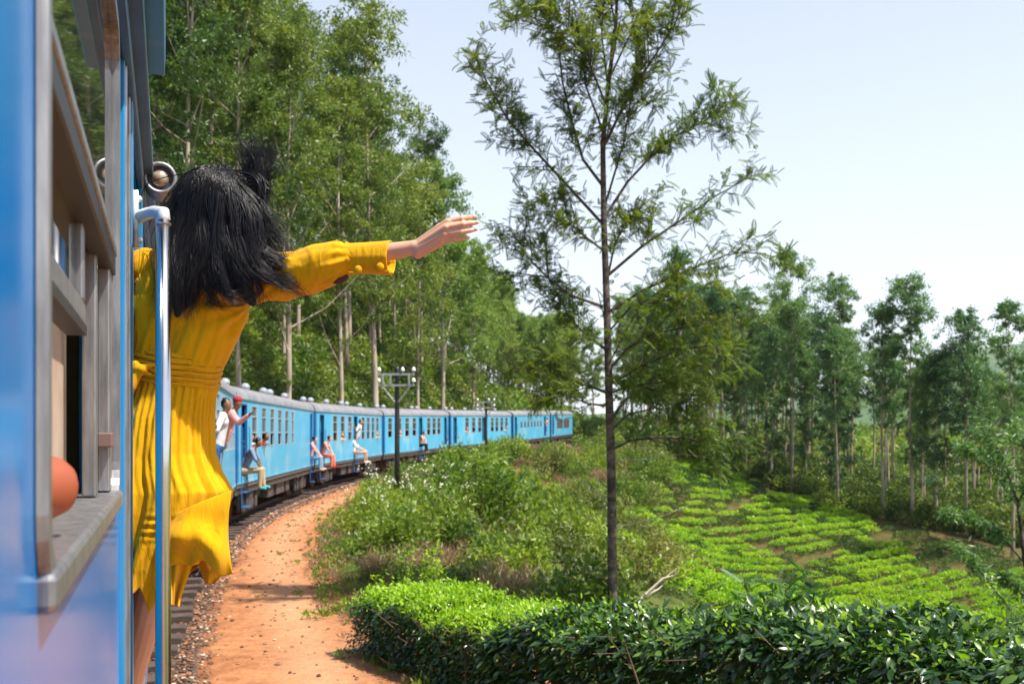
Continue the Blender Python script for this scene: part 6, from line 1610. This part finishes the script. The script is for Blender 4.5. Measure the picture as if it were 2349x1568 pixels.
skirt = fastmesh('skirt', Vj, Qj, M['dress'], dress, smooth=True)
sd_ = skirt.modifiers.new('thickness', 'SOLIDIFY'); sd_.thickness = .0014; sd_.offset = 0
# sash wound round the waist, with its knot
NV, NU = 64, 260; us = np.linspace(0, 2*math.pi, NU, endpoint=False); V = np.zeros((NV, NU, 3))
for j in range(NV):
    v = j/(NV-1); yb = 812+v*76 + 7*np.cos(us) - 3*np.sin(us*2)
    hw_ = np.interp(812+v*76, [812,850,888], [108,104.5,104]) ; cxx = np.interp(812+v*76, [812,850,888],[398,392.5,390])
    ridge = (np.sin(v*38 + 1.3*np.sin(us*2+.6)+ .8*np.sin(us*5))*.0042 + np.sin(v*71+us*1.5+np.sin(us*3))*.0020)*np.sin(math.pi*min(max(v,.03),.97))**.3
    ridge += .002*fnoise(us*6, np.full_like(us, v*9), 2.5) + .008*np.sin(math.pi*v)**.5
    V[j,:,0] = (cxx*K-512)/F*2.93 + (hw_*mpp+.002+ridge)*np.cos(us); V[j,:,1] = 2.93 + (.094+ridge)*np.sin(us); V[j,:,2] = EYE-(yb*K-HZ)/F*2.93
idx = np.arange(NV*NU).reshape(NV, NU); nx2 = np.roll(idx, -1, 1)
sash = fastmesh('sash', V.reshape(-1,3), np.stack([idx[:-1].ravel(), nx2[:-1].ravel(), nx2[1:].ravel(), idx[1:].ravel()], 1), M['dress'], dress, smooth=True)
sash.modifiers.new('thickness', 'SOLIDIFY').thickness = .002
b = MB(); capsule(b, P(305,842,2.815), P(325,846,2.81), .016, .015); capsule(b, P(312,835,2.81), P(318,856,2.81), .012, .012); capsule(b, P(318,852,2.812), P(300,884,2.81), .012, .017); capsule(b, P(300,884,2.81), P(306,902,2.815), .014, .003)
capsule(b, P(325,842,2.81), P(352,836,2.815), .011, .006); capsule(b, P(322,850,2.812), P(345,858,2.82), .009, .005)
fuse('sash_knot', b, .003, M['dress'], dress, 3)

# hair
rg = np.random.default_rng(2024); hb = MB()
hb.ball(hc+Vector((-.004,-.006,.006)), (.094,.100,.112), 28, 18)
for q0, q1, r0, r1 in (((478,470,2.88),(448,590,2.85),.078,.066),((448,590,2.85),(420,680,2.845),.062,.040),((420,680,2.845),(408,722,2.835),.040,.012),((515,470,2.88),(515,590,2.85),.078,.062),((515,590,2.85),(555,650,2.84),.055,.038),((555,650,2.84),(580,695,2.83),.036,.012),
                       ((558,490,2.87),(584,450,2.87),.034,.024),((584,450,2.87),(594,385,2.87),.022,.007),((480,560,2.84),(482,600,2.835),.04,.02),((440,640,2.84),(440,705,2.835),.03,.010)):
    capsule(hb, P(*q0), P(*q1), r0, r1)
core = fuse('hair', hb, .006, M['hair'], woman, 8)
crown = (508, 392)
def catm(pts, n):
    out = []
    for i in range(len(pts)-1):
        p0 = pts[max(i-1,0)]; p1 = pts[i]; p2 = pts[i+1]; p3 = pts[min(i+2,len(pts)-1)]
        for k in range(n): t = k/n; out.append(.5*((2*p1)+(p2-p0)*t+(2*p0-5*p1+4*p2-p3)*t*t+(-p0+3*p1-3*p2+p3)*t**3))
    out.append(pts[-1]); return np.array(out)
groups = [ # weight, waypoints (x, y, D, spread x, spread y)
 (430, [(478,418,2.800,30,12),(436,500,2.778,24,14),(413,590,2.765,24,10),(400,665,2.765,26,14),(402,728,2.775,28,16)]),
 (260, [(455,425,2.82,14,14),(425,480,2.79,12,14),(402,560,2.785,10,12),(388,640,2.785,14,14),(386,715,2.79,16,18)]),
 (170, [(450,420,2.85,12,12),(418,470,2.83,8,12),(397,540,2.81,7,10),(392,600,2.80,8,12),(388,690,2.80,12,20)]),
 (200, [(480,410,2.82,26,8),(455,450,2.79,20,14),(440,540,2.775,24,14),(425,620,2.77,24,14),(420,700,2.78,24,22)]),
 (150, [(460,420,2.82,20,12),(412,490,2.81,12,14),(394,580,2.80,8,14),(378,660,2.80,10,14),(372,722,2.81,12,18)]),
 (330, [(500,415,2.785,26,10),(475,500,2.765,28,14),(462,580,2.755,26,14),(440,645,2.765,18,14),(428,702,2.785,20,24)]),
 (300, [(525,415,2.785,24,10),(525,500,2.765,24,14),(530,580,2.755,26,14),(562,645,2.765,22,14),(590,700,2.785,22,18)]),
 (230, [(545,425,2.79,16,10),(560,500,2.775,18,14),(570,570,2.77,18,14),(600,625,2.77,18,10),(648,652,2.78,26,14),(672,668,2.79,22,20)]),
 (120,  [(550,430,2.79,14,10),(575,510,2.78,14,10),(590,570,2.78,16,12),(625,595,2.78,18,10),(660,612,2.79,20,14),(690,622,2.80,14,10)]),
 (90,  [(505,430,2.79,18,10),(495,540,2.76,16,14),(500,610,2.75,14,14),(520,660,2.755,10,12),(565,672,2.775,14,8),(590,655,2.79,14,12)]),
 (40,  [(500,500,2.77,12,14),(470,600,2.76,12,14),(478,660,2.765,8,10),(492,695,2.78,8,8),(505,708,2.785,8,6)]),
 (420, [(545,430,2.83,12,14),(568,482,2.83,12,16),(586,442,2.83,12,14),(593,400,2.83,10,12),(599,355,2.84,11,12),(602,310,2.84,20,24)]),
 (60,  [(560,410,2.83,12,14),(588,440,2.85,10,10),(605,405,2.85,10,12),(620,375,2.85,8,10),(632,348,2.85,10,12)]),
 (36,  [(560,410,2.83,12,14),(580,430,2.85,10,10),(578,380,2.85,8,10),(562,345,2.85,6,10),(552,315,2.85,6,12)]),
 (40,  [(575,470,2.82,8,14),(600,500,2.82,6,14),(618,530,2.82,8,10),(622,560,2.82,10,10),(612,585,2.82,10,10)]),
]
groups += [
 (34, [(560,430,2.80,20,14),(600,500,2.80,14,20),(625,560,2.80,16,20),(660,600,2.80,24,20),(702,636,2.80,26,24)]),
 (20, [(560,420,2.82,14,14),(600,425,2.83,14,14),(625,400,2.83,12,14),(640,375,2.83,14,14),(634,345,2.83,18,14)]),
 (16, [(470,392,2.84,20,6),(430,405,2.84,14,10),(402,445,2.83,10,14),(385,505,2.82,10,16),(378,590,2.82,14,26)]),
 (26, [(520,520,2.77,30,14),(520,600,2.76,30,14),(500,660,2.76,34,14),(470,700,2.775,30,12),(500,722,2.785,34,12)]),
 (12, [(566,420,2.84,8,10),(585,395,2.84,10,10),(572,350,2.84,10,10),(552,318,2.84,10,8),(546,300,2.84,8,8)])]
SV = []; SQ = []; base = 0; ns_ = 3
for cnt, wp in groups:
    ncl = max(5, cnt//13); CLU = rg.normal(size=(ncl, 2)); CNO = rg.normal(size=(ncl, len(wp), 2))
    for _ in range(int(cnt*3.0)):
        ci = rg.integers(ncl); loose_ = cnt < 40 or rg.random() < .16; g1 = CLU[ci,0]+(.9 if loose_ else .16)*rg.normal(); g2 = CLU[ci,1]+.25*rg.normal(); pts = []
        cx = crown[0]+rg.normal()*10; pts.append(np.array(P(cx, 384+abs(cx-508)*.25+rg.random()*8, 2.87+.03*rg.random())))
        for i, (x, y, D, sx, sy) in enumerate(wp):
            cl_ = (.22-.035*i)*(3.0 if loose_ else 1.0); k = .85*g1 + .55*CNO[ci,i,0]*(.3+i*.2) + cl_*rg.normal(); kk = .6*g2+.5*CNO[ci,i,1]+.15*rg.normal()
            xx, yy, DD = x+sx*k, y+sy*kk, D + .014*rg.random() + .006*k*k
            q = np.array(P(xx, yy, DD))
            if i <= 1:                               # lie on the skull
                d_ = q-np.array(hc); rr = np.linalg.norm(d_); tgt = .112+.010*rg.random()
                if rr < .17: q = np.array(hc)+d_/rr*max(tgt, min(rr, .125))
            pts.append(q)
        n0 = 7; cv = catm(pts, n0); m_ = len(cv)
        cut = rg.uniform(.62, 1.0); m_ = max(8, int(m_*cut)); cv = cv[:m_]
        wv = np.sin(np.linspace(0, 9, m_)[:,None]+rg.random(3)*6.28)*np.linspace(0, .0035, m_)[:,None]; cv = cv + wv + np.sin(np.linspace(0, 6.5, m_)[:,None]*(1+.25*CNO[ci,0,0])+CNO[ci,1]@np.array([[3.,1.,2.],[1.,2.,3.]])[None].reshape(2,3))*np.array([.0085,.002,.004])*np.linspace(0, 1, m_)[:,None]**1.5
        r = (.0007+.0007*rg.random())*np.clip(np.linspace(1.15, .15, m_), 0, 1)
        tg = norm(np.gradient(cv, axis=0)); sd = norm(np.cross(tg, np.array([0,1.,0])+rg.normal(size=3)*.2)); sn = np.cross(tg, sd)
        ring = np.stack([cv+sd*r[:,None]*1.3, cv-sd*r[:,None]*.65+sn*r[:,None]*.8, cv-sd*r[:,None]*.65-sn*r[:,None]*.8], 1).reshape(-1,3)
        id_ = np.arange(m_*3).reshape(m_, 3)+base; nxr = np.roll(id_, -1, 1)
        SV.append(ring); SQ.append(np.stack([id_[:-1].ravel(), nxr[:-1].ravel(), nxr[1:].ravel(), id_[1:].ravel()], 1)); base += m_*3
so2 = fastmesh('hair_strands', np.concatenate(SV), np.concatenate(SQ), M['hair'], core, smooth=True); so2['kind'] = 'stuff'

# ---------------------------------------------------------------- the air: one closed box of thin haze round everything
hz_ = MB(); hz_.box((-2700,-310,-70),(2700,2560,330)); hm_ = bpy.data.materials.new('thin_haze'); hm_.use_nodes = True
t = hm_.node_tree; t.nodes.remove(t.nodes['Principled BSDF']); pv = t.nodes.new('ShaderNodeVolumePrincipled'); pv.inputs['Density'].default_value = .00009; pv.inputs['Color'].default_value = (.82,.90,1,1); pv.inputs['Anisotropy'].default_value = .2
t.links.new(pv.outputs[0], t.nodes['Material Output'].inputs['Volume'])
hz_o = tag(hz_.build('haze', hm_), kind='stuff')
# plants that would read the same are told apart by which stands farther left or right
_by = {}
for o in sc.objects:
    if o.parent is None and 'label' in o.keys() and 'group' in o.keys(): _by.setdefault((o['group'], o['label']), []).append(o)
for (g_, l_), os_ in _by.items():
    if 2 <= len(os_) <= 3 and len(l_.split()) <= 14:
        os_.sort(key=lambda o: o.location.x/max(o.location.y, .1))
        for o, wd_ in zip(os_, ('left one', 'right one') if len(os_) == 2 else ('left one', 'middle one', 'right one')): o['label'] = l_ + ', ' + wd_
